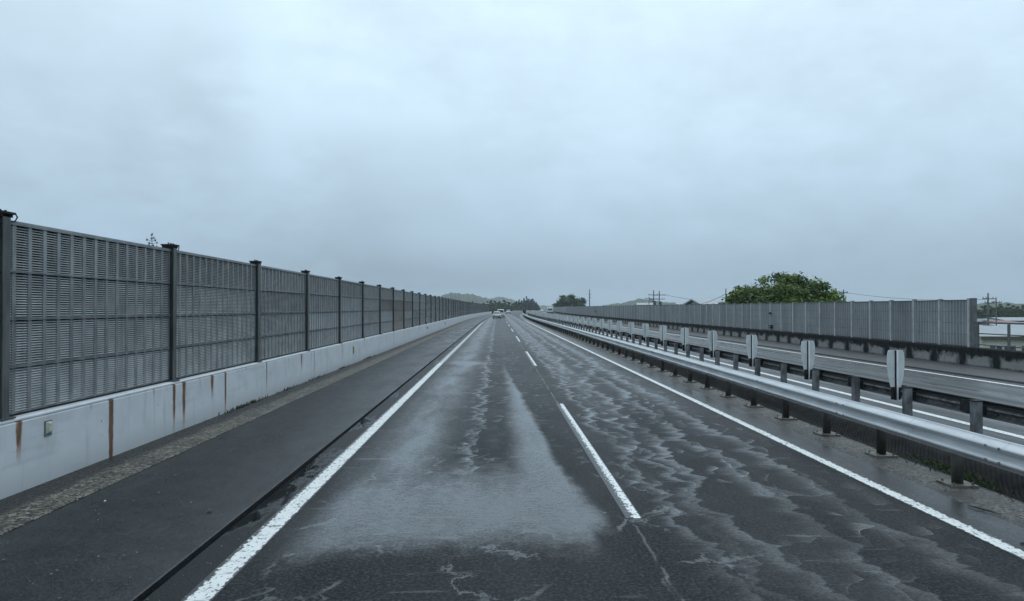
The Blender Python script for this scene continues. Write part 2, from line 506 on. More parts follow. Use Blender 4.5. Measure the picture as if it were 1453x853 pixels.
M['slat_brown'] = simple('brownish_louvre_aluminium', (.33, .30, .27), (.42, .38, .34), 2.5, .5, .25, stretch=(1, .6, 1.5), vary=.16, runs=.5)
M['rib_pale'] = simple('upper_rib_metal', (.17, .18, .19), (.28, .295, .30), 5.0, .5, .2, stretch=(1, 1, .5), vary=.16, runs=.4)
M['rib'] = simple('panel_rib_metal', (.10, .108, .112), (.21, .22, .225), 5.0, .5, .2, stretch=(1, 1, .5), vary=.16, runs=.4)
M['panel_back'] = simple('dark_absorber', (.006, .007, .007), (.016, .017, .018), 7, .8)
M['post_l'] = simple('dark_weathered_steel', (.05, .058, .058), (.13, .142, .142), 2.5, .5, .3, stretch=(2, 2, .5))
M['black'] = simple('black_steel', (.008, .009, .010), (.024, .026, .028), 5, .65, spec=.2)
M['panel_r'] = simple('grey_corrugated_metal', (.21, .22, .225), (.29, .305, .31), 1.3, .45, .2, stretch=(1, 1, .4), vary=.12, runs=.3)
M['post_r'] = simple('pale_post_metal', (.38, .39, .40), (.52, .54, .55), 3, .45, .2)
M['dark_seam'] = simple('barrier_seam_metal', (.08, .085, .09), (.14, .145, .15), 3, .5)
M['rail_f'] = make_front_rail()
M['rail_b'] = make_back_rail()
M['post_f'] = simple('stained_post_steel', (.022, .021, .019), (.10, .098, .088), 4, .55, .2, stretch=(1, 1, .5))
M['post_b'] = simple('weathered_post_steel', (.07, .073, .075), (.24, .25, .26), 4, .5, .25, stretch=(1.5, 1.5, .8))
M['base'] = simple('rusty_base_plate', (.05, .046, .04), (.16, .15, .13), 9, .55, .1)
M['blade'] = simple('pale_glare_board', (.46, .49, .49), (.56, .59, .59), 4, .45, runs=.25, vary=.06)
M['stem'] = simple('galvanised_stem', (.74, .76, .77), (.82, .84, .85), 8, .4, .2)
M['net'] = simple('black_ribbed_net', (.006, .006, .007), (.022, .023, .023), 5, .8, spec=.15)
M['weed'] = make_leaf('weed_green', (.02, .03, .014), (.06, .085, .035))
M['reflector'] = simple('reflector_plastic', (.34, .34, .28), (.50, .50, .42), 14, .35)
M['amber'] = simple('amber_reflector', (.20, .16, .05), (.33, .27, .11), 14, .35)
M['leaf'] = make_leaf('broad_leaf', (.028, .060, .014), (.175, .245, .050))
M['leaf2'] = make_leaf('far_leaf', (.022, .040, .016), (.085, .120, .042))
M['needle'] = make_leaf('needle_leaf', (.010, .016, .014), (.030, .042, .034), .05)
M['bark'] = simple('bark', (.035, .028, .022), (.09, .075, .06), 6, .8, bump=.02, stretch=(2, 2, .5))
M['ground'] = simple('grassland', (.05, .075, .03), (.11, .115, .06), .02, .85)
M['bank'] = simple('bank_grass', (.04, .06, .025), (.085, .095, .045), .5, .85)
M['hill'] = simple('wooded_hill', (.018, .03, .018), (.055, .072, .036), .035, .85)
M['paint_white'] = simple('white_car_paint', (.48, .50, .51), (.56, .58, .59), .8, .25)
M['glass'] = simple('tinted_glass', (.010, .012, .014), (.02, .022, .025), 2, .08, spec=.6, rvar=.03)
M['rubber'] = simple('tyre_rubber', (.012, .012, .013), (.03, .03, .03), 8, .8)
M['rim'] = simple('wheel_alloy', (.35, .36, .37), (.5, .51, .52), 8, .35, .6)
M['tail'] = simple('tail_lamp_red', (.30, .02, .02), (.42, .04, .03), 8, .2)
M['lamp'] = simple('clear_lamp', (.55, .56, .57), (.7, .7, .7), 8, .15)
M['plate'] = simple('blank_plate', (.55, .55, .5), (.66, .66, .6), 8, .4)
M['grit'] = simple('grit_stone', (.02, .019, .017), (.22, .21, .19), 9, .6)
M['wood'] = simple('wet_wood', (.014, .012, .01), (.04, .034, .028), 20, .5)
M['pole'] = simple('concrete_pole', (.10, .105, .11), (.18, .185, .19), 2, .7)
M['wire'] = simple('cable', (.02, .02, .022), (.04, .04, .042), 2, .6)
M['house_wall'] = simple('cream_render', (.46, .45, .38), (.58, .57, .49), .8, .8)
M['house_wall2'] = simple('grey_render', (.36, .37, .37), (.48, .49, .49), .8, .8)
M['roof_pale'] = simple('pale_metal_roof', (.19, .21, .23), (.27, .295, .31), .7, .35, .2, stretch=(1, .3, 1))
M['roof_dark'] = simple('slate_roof', (.08, .09, .10), (.16, .17, .18), 1.5, .5)
M['roof_red'] = simple('brick_red_roof', (.16, .06, .05), (.26, .11, .09), 1.5, .55)
M['roof_tan'] = simple('tan_render', (.40, .30, .20), (.48, .37, .26), 1.5, .6)
M['fascia'] = simple('brown_fascia', (.05, .042, .036), (.10, .085, .07), 2, .6)
M['window'] = simple('window_glass', (.05, .06, .065), (.12, .135, .14), .9, .12, rvar=.04)
M['frame'] = simple('window_frame', (.45, .46, .46), (.6, .61, .61), 3, .5)
M['embank'] = simple('embankment_concrete', (.05, .05, .048), (.12, .12, .115), 1, .8)


# ------------------------------------------------------------------ mesh builder
class MB:
    def __init__(self):
        self.v = []
        self.f = []
        self.tint = []

    def quad(self, pts):
        i = len(self.v)
        self.v += [tuple(p) for p in pts]
        self.f.append(tuple(range(i, i + len(pts))))

    def hexa(self, P):
        """eight corners, bottom ring then top ring"""
        i = len(self.v)
        self.v += [tuple(p) for p in P]
        for q in ((3, 2, 1, 0), (4, 5, 6, 7), (0, 1, 5, 4), (1, 2, 6, 5), (2, 3, 7, 6), (3, 0, 4, 7)):
            self.f.append(tuple(i + k for k in q))

    def box(self, x0, x1, y0, y1, z0, z1):
        self.hexa([(x0, y0, z0), (x1, y0, z0), (x1, y1, z0), (x0, y1, z0),
                   (x0, y0, z1), (x1, y0, z1), (x1, y1, z1), (x0, y1, z1)])

    def tube(self, pts, rads, n=8, cap=True):
        pts = [Vector(p) for p in pts]
        if isinstance(rads, (int, float)):
            rads = [rads] * len(pts)
        rings = []
        for k, p in enumerate(pts):
            d = (pts[min(k + 1, len(pts) - 1)] - pts[max(k - 1, 0)]).normalized()
            up = Vector((0, 0, 1)) if abs(d.z) < .9 else Vector((1, 0, 0))
            a = d.cross(up).normalized()
            b = d.cross(a).normalized()
            i = len(self.v)
            for j in range(n):
                t = 2 * math.pi * j / n
                self.v.append(tuple(p + (a * math.cos(t) + b * math.sin(t)) * rads[k]))
            rings.append(i)
        for r0, r1 in zip(rings, rings[1:]):
            for j in range(n):
                self.f.append((r0 + j, r0 + (j + 1) % n, r1 + (j + 1) % n, r1 + j))
        if cap:
            self.f.append(tuple(rings[0] + j for j in range(n))[::-1])
            self.f.append(tuple(rings[-1] + j for j in range(n)))

    def loft(self, rings, closed_ends=True):
        """rings: lists of equally many points"""
        n = len(rings[0])
        idx = []
        for r in rings:
            idx.append(len(self.v))
            self.v += [tuple(p) for p in r]
        for a, b in zip(idx, idx[1:]):
            for j in range(n):
                self.f.append((a + j, a + (j + 1) % n, b + (j + 1) % n, b + j))
        if closed_ends:
            self.f.append(tuple(idx[0] + j for j in range(n))[::-1])
            self.f.append(tuple(idx[-1] + j for j in range(n)))

    def sweep(self, prof, y0, y1, closed=True):
        """profile of (x, z) swept along the road"""
        st = stations(y0, y1)
        rings = [[(x + off(y), y, z) for (x, z) in prof] for y in st]
        if closed:
            self.loft(rings)
        else:
            n = len(prof)
            idx = []
            for r in rings:
                idx.append(len(self.v))
                self.v += r
            for a, b in zip(idx, idx[1:]):
                for j in range(n - 1):
                    self.f.append((a + j, a + j + 1, b + j + 1, b + j))

    def build(self, name, mat, parent=None, smooth=False, bevel=0.0, fix=True):
        me = bpy.data.meshes.new(name)
        me.from_pydata(self.v, [], self.f)
        if fix:
            import bmesh
            bm = bmesh.new()
            bm.from_mesh(me)
            bmesh.ops.recalc_face_normals(bm, faces=bm.faces)
            bm.to_mesh(me)
            bm.free()
        if isinstance(mat, (list, tuple)):
            for q in mat:
                me.materials.append(q)
        else:
            me.materials.append(mat)
        if self.tint:
            a = me.attributes.new('tint', 'FLOAT', 'FACE')
            a.data.foreach_set('value', self.tint)
        if smooth:
            me.polygons.foreach_set('use_smooth', [True] * len(me.polygons))
        o = bpy.data.objects.new(name, me)
        COL.objects.link(o)
        if parent:
            o.parent = parent
        if bevel:
            md = o.modifiers.new('bevel', 'BEVEL')
            md.width = bevel
            md.segments = 2
            md.limit_method = 'ANGLE'
        return o


def tag(o, label=None, cat=None, group=None, kind=None):
    if label:
        o['label'] = label
    if cat:
        o['category'] = cat
    if group:
        o['group'] = group
    if kind:
        o['kind'] = kind
    return o


def thing(name, loc, label, cat, group=None, rz=0.0):
    o = bpy.data.objects.new(name, None)
    o.empty_display_size = .3
    COL.objects.link(o)
    o.location = loc
    o.rotation_euler = (0, 0, rz)
    return tag(o, label, cat, group)


def dup(src, parent=None):
    o = src.copy()
    COL.objects.link(o)
    o.parent = parent
    return o


def dup_tree(src, parent=None):
    o = dup(src, parent)
    for c in [c for c in src.children]:
        dup_tree(c, o)
    return o


def ribbon(name, x0, x1, y0, y1, z, mat, nx=1):
    b = MB()
    st = stations(y0, y1)
    xs = [x0 + (x1 - x0) * i / nx for i in range(nx + 1)]
    for y in st:
        b.v += [(x + off(y), y, z) for x in xs]
    n = nx + 1
    for k in range(len(st) - 1):
        for j in range(nx):
            b.f.append((k * n + j, k * n + j + 1, (k + 1) * n + j + 1, (k + 1) * n + j))
    return b.build(name, mat, fix=False)


def structure(o):
    return tag(o, kind='structure')


YN, YF = -14.0, 640.0
GZ = -6.5

# ------------------------------------------------------------------ ground and roads
gb = MB()
gb.quad([(-3000, -250, GZ), (3000, -250, GZ), (3000, 5200, GZ), (-3000, 5200, GZ)])
structure(gb.build('ground', M['ground'], fix=False))
eb = MB()
eb.sweep([(-6.4, -.10), (-6.4, -1.0), (-17.0, GZ - .3), (28.5, GZ - .3), (18.9, -1.0), (18.9, -.10), (7.15, -.10), (7.15, -.7), (6.0, -.7), (6.0, -.10)], YN - 30, YF)
structure(eb.build('embankment', M['bank']))

structure(ribbon('road', -2.44, 4.90, YN, YF, 0.0, M['road'], 2))
structure(ribbon('gutter', -2.725, -2.44, YN, YF, -.001, M['gutter']))
sb = MB()
sb.sweep([(-2.86, -.05), (-2.726, -.05), (-2.726, -.002), (-2.72, -.002), (-2.72, -.07), (-2.86, -.07)], YN, YF)
structure(sb.build('gutter_groove', M['black']))  # groove lined in black, so its shadow is in the colour
sb = MB()
sb.sweep([(-4.80, -.09), (-2.775, -.09), (-2.775, .022), (-2.79, .028), (-4.80, .050)], YN, YF)
structure(sb.build('shoulder', M['shoulder']))
sb = MB()
sb.sweep([(-5.63, -.09), (-4.803, -.09), (-4.803, .058), (-4.83, .066), (-5.63, .085)], YN, YF)
structure(sb.build('kerb_strip', M['kerb_gravel']))
structure(ribbon('median_shoulder', 4.90, 5.38, YN, YF, -.003, M['median_asphalt']))
structure(ribbon('median_ground', 5.38, 6.10, YN, YF, -.008, M['median_gravel'], 2))
structure(ribbon('median_ground', 7.05, 8.0, YN, YF, -.008, M['median_gravel'], 2))
structure(ribbon('median_ditch', 6.0, 7.15, YN, YF, -.30, M['median_gravel'], 2))
structure(ribbon('opposite_road', 8.0, 15.55, YN, YF, -.002, M['far_road'], 2))
sb = MB()
sb.sweep([(15.55, -.09), (18.0, -.09), (18.0, .06), (15.57, .05)], YN, YF)
structure(sb.build('concrete_apron', M['strip']))

# painted markings
structure(ribbon('edge_line', -2.43, -2.195, YN, 29.3, .004, M['edge_near']))
structure(ribbon('edge_line', -2.45, -2.15, 29.35, YF, .004, M['edge_far']))
structure(ribbon('edge_line', 4.69, 4.89, YN, YF, .004, M['edge_right']))
structure(ribbon('edge_line', 9.03, 9.22, YN, YF, .004, M['opp_line']))
structure(ribbon('edge_line', 14.86, 15.06, YN, YF, .004, M['opp_line']))
structure(ribbon('road_seam', 12.31, 12.345, YN, YF, .002, M['black']))
for k in range(-1, 30):
    ys = 7.59 + 20.0 * k
    structure(ribbon('lane_dash', 1.372, 1.545, ys, ys + 9.1, .004, M['dash']))

# ------------------------------------------------------------------ left parapet wall
wl = thing('parapet_wall', (0, 0, 0), 'white painted concrete wall with brown rust streaks below the tall louvred barrier', 'wall')
b = MB()
b.sweep([(-5.61, -.08), (-5.61, .905), (-5.635, .93), (-6.05, .93), (-6.05, -.08)], YN, 252)
b.build('wall_face', M['wall_l'], wl)
b = MB()
b.sweep([(-5.612, .93), (-5.612, .948), (-5.632, .968), (-6.05, .968), (-6.05, .93)], YN, 252)
b.build('coping', M['coping'], wl)

# ------------------------------------------------------------------ left louvred noise barrier
XB = -5.75
BAY = 4.40
nb = thing('noise_barrier', (0, 0, 0), 'dark grey louvred noise barrier with black post caps on the white wall', 'barrier')
ROWH = .563
Z0 = .995


def panel_row(b, z0):
    """one louvred tray, 4.4 m long: local y along the road, +x towards the road"""
    L0, L1 = .06, BAY - .06
    n = 17
    p = (ROWH - .05) / n
    for i in range(n):
        z = z0 + .028 + i * p
        h = p * .56
        # blade leaning back: its face looks outward and up
        b.hexa([(.030, L0, z), (.036, L0, z), (.036, L1, z), (.030, L1, z),
                (.004, L0, z + h), (.010, L0, z + h), (.010, L1, z + h), (.004, L1, z + h)])


def panel_ribs(b, z0, seed):
    rnd = random.Random(seed)
    n = 15
    L0, L1 = .06, BAY - .06
    for i in range(n + 1):
        y = L0 + (L1 - L0) * i / n
        w = .034 if 0 < i < n else .03
        b.box(-.02, .035, max(y - w, L0), min(y + w, L1), z0 + .0165, z0 + ROWH - .0165)
    b.box(-.03, .036, L0, L1, z0 + .002, z0 + .016)
    b.box(-.03, .050, L0, L1, z0 + ROWH - .016, z0 + ROWH - .002)


def panel_obj(name, rows, parent, mslat):
    b = MB()
    for r in rows:
        panel_row(b, Z0 + r * ROWH)
    ns = len(b.f)
    for r in rows:
        panel_ribs(b, Z0 + r * ROWH, r)
    nr = len(b.f)
    b.box(-.06, -.04, .02, BAY - .02, Z0 + rows[0] * ROWH, Z0 + (rows[-1] + 1) * ROWH)
    if rows[-1] == 3:
        b.box(-.065, .05, .0, BAY, Z0 + 4 * ROWH, Z0 + 4 * ROWH + .03)
        nt = 6
    else:
        nt = 0
    o = b.build(name, [mslat, M['rib_pale' if rows == [3] else 'rib'], M['panel_back']], parent, fix=False)
    ids = [0] * ns + [1] * (nr - ns) + [2] * 6 + [1] * nt
    o.data.polygons.foreach_set('material_index', ids)
    return o


NBAY = 52
protos = {}
full = None
for k in range(-1, NBAY):
    y = 8.18 + BAY * k
    loc = (XB + off(y), y, 0)
    if k < 11:
        for r in range(4):
            kind = 'slat'
            if (k, r) in ((3, 1), (4, 2), (4, 1), (6, 1), (6, 0)):
                kind = 'slat_pale'
            if (k, r) in ((7, 1), (7, 2), (8, 2), (6, 2), (7, 0)):
                kind = 'slat_brown'
            key = (kind, r)
            if key not in protos:
                o = protos[key] = panel_obj('louvred_panel', [r], nb, M[kind])
            else:
                o = dup(protos[key], nb)
            o.location = loc
    else:
        if full is None:
            full = o = panel_obj('louvred_panel', [0, 1, 2, 3], nb, M['slat'])
        else:
            o = dup(full, nb)
        o.location = loc
        o.rotation_euler.z = yaw(y + 2.2)
b = MB()
b.sweep([(XB - .08, .968), (XB + .02, .968), (XB + .02, .994), (XB - .08, .994)], YN, 240)
b.build('gap_shade_strip', M['black'], nb)  # solid black strip for the shade in the gap under the panels

post0 = None
rl = random.Random(4)
for k in range(0, NBAY + 1):
    y = 8.18 + BAY * k
    if post0 is None:
        b = MB()
        ztop = 3.335
        b.box(-.085, -.07, -.062, .062, .93, ztop)
        b.box(.085, .10, -.062, .062, .93, ztop)
        b.box(-.07, .085, -.006, .006, .93, ztop)
        o = b.build('barrier_post', M['post_l'], nb)
        post0 = o
        b = MB()
        b.box(-.10, .12, -.12, .12, ztop, ztop + .026)
        b.box(-.09, .10, -.10, .10, ztop - .035, ztop - .001)
        for q in (-.09, 0, .09):
            b.tube([(.02, q, ztop + .03), (.02, q, ztop + .055)], .012, 6)
        b.tube([(.06, .10, ztop + .025), (.06, .20, ztop + .03), (.06, .235, ztop - .01), (.06, .20, ztop - .06), (.06, .12, ztop - .08)], .009, 6)
        b.build('cap_plate', M['black'], o)
        b = MB()
        b.box(-.12, .14, -.12, .12, .968, .985)
        b.build('foot_plate', M['post_l'], o)
    else:
        o = dup_tree(post0, nb)
    o.location = (XB + off(y), y + (.12 if k == 0 else 0), 0)
    o.rotation_euler.z = yaw(y)

# reflectors and small fittings on the left wall
def wall_reflector(y, z, mat, label, w=.13, h=.15):
    t = thing('wall_reflector', (-5.60 + off(y), y, z), label, 'reflector')
    b = MB()
    b.hexa([(0, -w / 2, -h / 2), (.022, -w / 2 + .03, -h / 2 + .015), (.022, w / 2, -h / 2 + .03), (0, w / 2, -h / 2),
            (0, -w / 2, h / 2), (.022, -w / 2 + .03, h / 2 - .015), (.022, w / 2, h / 2 - .03), (0, w / 2, h / 2)])
    b.build('lens', M[mat], t, bevel=.006)
    b = MB()
    b.box(-.008, .002, -w / 2 - .012, w / 2 + .012, -h / 2 - .03, h / 2 + .012)
    b.build('backplate', M['dark_seam'], t)


wall_reflector(9.0, .76, 'reflector', 'pale grey trapezoid reflector on the white wall beside the thin rust streak', .11, .15)
wall_reflector(27.8, .62, 'amber', 'small amber reflector on the white wall past the rust streaks', .14, .26)
wall_reflector(57.0, .66, 'black', 'small black reflector high on the far part of the white wall', .5, .12)
wall_reflector(76.0, .60, 'black', 'tiny dark square reflector farthest along the white wall', .3, .25)
t = thing('marker_board', (-5.66, 57, .97), 'small pale square board standing on the white wall against the barrier', 'marker')
b = MB()
b.box(-.012, .012, -.16, .16, .16, .50)
b.build('board', M['post_r'], t, bevel=.004)
b = MB()
b.box(-.04, -.0125, -.02, .02, 0, .45)
b.build('bracket', M['black'], t)

# ------------------------------------------------------------------ median front guard rail
def wbeam(x, s, zb, k=1.0):
    """profile of a two-wave beam; s = +1 waves towards -x, closed thin section"""
    pts = [(.0, .0)]
    for i in range(1, 25):
        zz = .32 * i / 25
        pts.append((-.042 * (1 - math.cos(4 * math.pi * zz / .32)), zz))
    pts += [(.0, .32), (.008, .326)]
    a = [(x + s * q[0], zb + k * q[1]) for q in pts]
    t = [(x + s * (q[0] + .006), zb + k * q[1]) for q in reversed(pts)]
    return a + t


SP = 1.80
gr = thing('guard_rail', (0, 0, 0), 'galvanised two-wave guard rail on dark round posts beside the near carriageway', 'guard rail')
b = MB()
b.sweep(wbeam(5.72, 1, .425), YN, 262)
b.build('rail_beam', M['rail_f'], gr, smooth=False)
lj = None
for k in range(0, 40):
    yj = 4.4 + 3.6 * k
    if lj is None:
        b = MB()
        P_ = wbeam(5.7165, 1, .425)
        b.loft([[(x_, -.16, z_) for x_, z_ in P_], [(x_, .16, z_) for x_, z_ in P_]])
        o = lj = b.build('lap_joint', M['rail_f'], gr)
        for q in (-.11, .11):
            for zz_ in (.08, .240):
                xx_ = 5.7165 - .084
                b = MB()
                b.tube([(xx_ + .004, q, .425 + zz_), (xx_ - .012, q, .425 + zz_)], .016, 8)
                b.build('bolt', M['post_b'], o)
    else:
        o = dup_tree(lj, gr)
    o.location = (off(yj), yj, 0)
    o.rotation_euler.z = yaw(yj) if yj > YA else 0
fp0 = None
rest = MB()
n = 0
y = 8.97 - SP * 3
while y < 258:
    if n < 100:
        if fp0 is None:
            b = MB()
            b.tube([(0, 0, .02), (0, 0, .69)], .068, 14)
            o = b.build('rail_post', M['post_f'], gr)
            for p_ in o.data.polygons:
                p_.use_smooth = len(p_.vertices) == 4
            fp0 = o
            b = MB()
            b.box(-.17, .17, -.17, .17, -.02, .022)
            for sx in (-1, 1):
                for sy in (-1, 1):
                    b.tube([(sx * .12, sy * .12, .022), (sx * .12, sy * .12, .05)], .014, 6)
            b.build('base_plate', M['base'], o)
            b = MB()
            b.box(-.14, -.068, -.035, .035, .55, .66)
            b.build('bracket', M['post_b'], o)
        else:
            o = dup_tree(fp0, gr)
        o.location = (5.86 + off(y), y, 0)
        o.rotation_euler.z = 0
    else:
        rest.box(5.80 + off(y), 5.92 + off(y), y - .06, y + .06, -.02, .69)
    n += 1
    y += SP
tag(rest.build('rail_post', M['post_f'], gr), kind='stuff')

# ------------------------------------------------------------------ rear guard rail (seen from its back)
XR = 7.20
rr = thing('guard_rail', (0, 0, 0), 'grimy rear guard rail with square post tops carrying the pale glare boards', 'guard rail')
b = MB()
b.sweep(wbeam(XR + .14, -1, .60, .80), YN, 262)
b.build('rail_beam', M['rail_b'], rr)
sp0 = None
for k in range(-1, 60):
    yj = 10.9 + 3.6 * k
    if sp0 is None:
        b = MB()
        b.box(.10, .137, -.2, .2, .63, .82)
        o = sp0 = b.build('splice_plate', M['black'], rr)
    else:
        o = dup(sp0, rr)
    o.location = (XR + off(yj), yj, 0)
    o.rotation_euler.z = yaw(yj)
rp0 = None
rest = MB()
n = 0
y = 10.57 - SP * 2
while y < 250:
    if n < 100:
        if rp0 is None:
            b = MB()
            b.box(-.062, .062, -.062, .062, -.02, .845)
            o = rp0 = b.build('rail_post', M['post_b'], rr, bevel=.012)
            b = MB()
            b.box(-.070, .070, -.070, .070, .8455, .862)
            b.build('post_cap', M['black'], o)
            b = MB()
            b.box(.0625, .13, -.04, .04, .64, .78)
            b.build('bracket', M['black'], o)
        else:
            o = dup_tree(rp0, rr)
        o.location = (XR + off(y), y, 0)
        o.rotation_euler.z = yaw(y)
    else:
        rest.box(XR - .06 + off(y), XR + .06 + off(y), y - .06, y + .06, -.02, .85)
    n += 1
    y += SP
tag(rest.build('rail_post', M['post_b'], rr), kind='stuff')

# ------------------------------------------------------------------ glare boards on the rear rail
ORD = ['nearest', 'second', 'third', 'fourth', 'fifth', 'sixth', 'seventh', 'eighth', 'ninth', 'tenth', 'eleventh', 'twelfth',
       'thirteenth', 'fourteenth', 'fifteenth', 'sixteenth']
XG = 7.135
g0 = None
rb = random.Random(11)
for k in range(60):
    y = 12.62 + 3.6 * k
    if g0 is None:
        g0 = thing('glare_board', (XG, y, 0), '', 'glare board', 'pale anti-glare boards along the median')
        b = MB()
        out = [(-.095, .83), (.095, .83), (.115, .90), (.140, 1.02), (.158, 1.16), (.163, 1.28), (.160, 1.38), (.148, 1.455), (.135, 1.482),
               (.118, 1.494), (-.118, 1.494), (-.135, 1.482), (-.148, 1.455), (-.160, 1.38), (-.163, 1.28), (-.158, 1.16), (-.140, 1.02), (-.115, .90)]
        b.loft([[(x, -.009, z) for x, z in out], [(x, .009, z) for x, z in out]])
        b.build('blade', M['blade'], g0)
        b = MB()
        b.box(-.002, .024, -.045, -.0095, .60, 1.494)
        b.build('stem', M['stem'], g0)
        b = MB()
        b.box(-.022, -.0025, -.026, -.0095, .60, 1.49)
        b.build('stem_shadow', M['black'], g0)  # thin black box standing in for the stem's shadow on the blade
        b = MB()
        b.box(-.075, -.026, -.05, .03, .61, .835)
        b.box(.026, .065, -.045, .03, .61, .80)
        b.tube([(.05, -.01, .70), (.16, .04, .72), (.26, -.02, .70), (.30, -.12, .72)], .03, 8)
        b.tube([(-.05, .0, .79), (.10, .03, .80), (.24, -.05, .78), (.27, -.15, .80)], .022, 8)
        b.build('clamp', M['black'], g0)
        o = g0
    else:
        o = dup_tree(g0)
    o.location = (XG + off(y), y, 0)
    o.rotation_euler = (R(rb.uniform(-1, 1)), R(rb.uniform(-1.2, 1.2)), yaw(y) + R(rb.uniform(-4, 4)))
    if k == 0:
        o['label'] = 'nearest and largest pale glare board on the median rail, at the right'
    elif k < len(ORD):
        o['label'] = ORD[k] + ' pale glare board on the median rail, counted from the nearest one'
    else:
        o['label'] = 'small far glare board where the median row merges towards the bend'

# ------------------------------------------------------------------ median odds and ends
b = MB()
NT = 12
nr = 780
for i in range(nr):
    ys = 2.5 + i * .051
    rib = .016 if i % 2 else -.016
    for k in range(NT):
        u = k / (NT - 1)
        x = 6.07 + 1.0 * u
        y = ys + 1.9 * u ** .8
        lump = .03 * math.sin(y * 1.3 + x * 2) + .03 * math.sin(y * .47 + 1.0 + x * 3)
        edge = math.sin(math.pi * u)
        z = -.004 - .13 * edge ** 1.5 + (lump + rib) * min(1, edge * 2.5)
        b.v.append((x, y, z))
for i in range(nr - 1):
    for j in range(NT - 1):
        b.f.append((i * NT + j, i * NT + j + 1, (i + 1) * NT + j + 1, (i + 1) * NT + j))
tag(b.build('ground_net', M['net'], fix=False), 'black ribbed net laid on the median ground behind the guard rail posts', 'net')

b = MB()
rnd = random.Random(8)
for _ in range(1500):
    if rnd.random() < .6:
        y = rnd.gauss(10.2, .45)
        x = rnd.gauss(6.50, .09)
        h = rnd.uniform(.02, .06)
    elif rnd.random() < .5:
        y = rnd.uniform(5, 40)
        x = rnd.gauss(6.10, .05)
        h = rnd.uniform(.01, .05)
    else:
        y = rnd.choice([15.3, 16.1, 16.4, 19.0, 21.8, 26.0, 31.0]) + rnd.gauss(0, .5)
        x = -5.60 + abs(rnd.gauss(0, .03))
        h = rnd.uniform(.015, .08)
    z0 = .08 if x < 0 else (-.10 if x > 6.3 else -.01)
    a = rnd.uniform(0, 6.28)
    w = .012
    lx, ly = rnd.uniform(-.03, .03), rnd.uniform(-.03, .03)
    c, s = math.cos(a) * w, math.sin(a) * w
    b.quad([(x - c, y - s, z0), (x + c, y + s, z0), (x + c * .5 + lx, y + s * .5 + ly, z0 + h), (x - c * .5 + lx, y - s * .5 + ly, z0 + h)])
    b.tint.append(rnd.random())
tag(b.build('weeds', M['weed'], fix=False), 'scattered dark weeds and moss along the wall foot and median edge', 'weeds', kind='stuff')

p0 = at(1403, 727, 7.9)
b = MB()
b.tube([(5.33, 7.98, .012), (5.36, 7.86, .02), (5.42, 7.74, .016), (5.45, 7.62, .012)], [.006, .012, .011, .005], 6)
b.tube([(5.36, 7.86, .02), (5.44, 7.90, .03)], [.008, .003], 6)
tag(b.build('stick', M['wood']), 'short dark broken stick lying on the wet edge of the median', 'stick')
b = MB()
b.loft([[(4.98, 6.70, .003), (5.03, 6.69, .002), (5.05, 6.71, .004), (5.00, 6.73, .003)], [(4.985, 6.70, .012), (5.03, 6.692, .02), (5.045, 6.71, .014), (5.00, 6.728, .012)]])
tag(b.build('dead_leaf', M['wood']), 'curled dark dead leaf on the asphalt beside the right edge line', 'leaf')
# scraps on the shoulder
for (px, py, s, mt, lb) in ((149, 706, .014, 'coping', 'tiny white stone chip on the dark shoulder below the long rust streak'),
                            (297, 720, .03, 'wood', 'dark wet leaf scrap in the middle of the dark shoulder')):
    c = at(px, py, 2.19 * 1009 / (py - 437))
    b = MB()
    rnd = random.Random(px)
    r0 = [(c.x + s * math.cos(t) * rnd.uniform(.7, 1.2), c.y + s * 1.5 * math.sin(t), .051) for t in [i * math.pi / 3 for i in range(6)]]
    r1 = [(c.x + (q[0] - c.x) * .6, c.y + (q[1] - c.y) * .6, .051 + s * .5) for q in r0]
    b.loft([r0, r1])
    tag(b.build('stone_chip' if mt == 'coping' else 'dead_leaf', M[mt]), lb, 'stone' if mt == 'coping' else 'leaf')

b = MB()
rnd = random.Random(77)
for _ in range(700):
    q = rnd.random()
    y = 5 + 30 * rnd.random() ** 1.8
    if q < .35:
        x, z0 = rnd.uniform(-4.75, -2.85), .05
    elif q < .5:
        x, z0 = rnd.uniform(-2.70, -2.46), .0
    elif q < .8:
        x, z0 = rnd.uniform(5.2, 6.05), -.006
    else:
        x, z0 = rnd.uniform(-5.55, -4.9), .075
    r_ = rnd.uniform(.004, .013)
    a_ = rnd.uniform(0, 6.28)
    ring0 = [(x + r_ * math.cos(a_ + t) * rnd.uniform(.7, 1.3), y + r_ * math.sin(a_ + t) * rnd.uniform(.7, 1.5), z0) for t in (0, 1.57, 3.14, 4.71)]
    ring1 = [(x + (u[0] - x) * .6, y + (u[1] - y) * .6, z0 + r_ * .7) for u in ring0]
    b.loft([ring0, ring1])
tag(b.build('grit', M['grit'], fix=False), 'scattered small stones and grit on the shoulder and median edge', 'grit', kind='stuff')

# ------------------------------------------------------------------ right parapet, barrier and railing
wr = MB()
wr.sweep([(18.0, -.10), (18.03, .70), (18.06, .73), (18.55, .73), (18.55, -.10)], YN, 430)
tag(wr.build('parapet_wall', M['wall_r']), 'black stained concrete wall below the ribbed grey barrier across the road', 'wall')

XQ = 18.30
SPQ = 1.82
rbar = thing('noise_barrier', (0, 0, 0), 'pale grey ribbed noise barrier on the stained wall across the far carriageway', 'barrier')
ZT, ZB = 2.56, .75


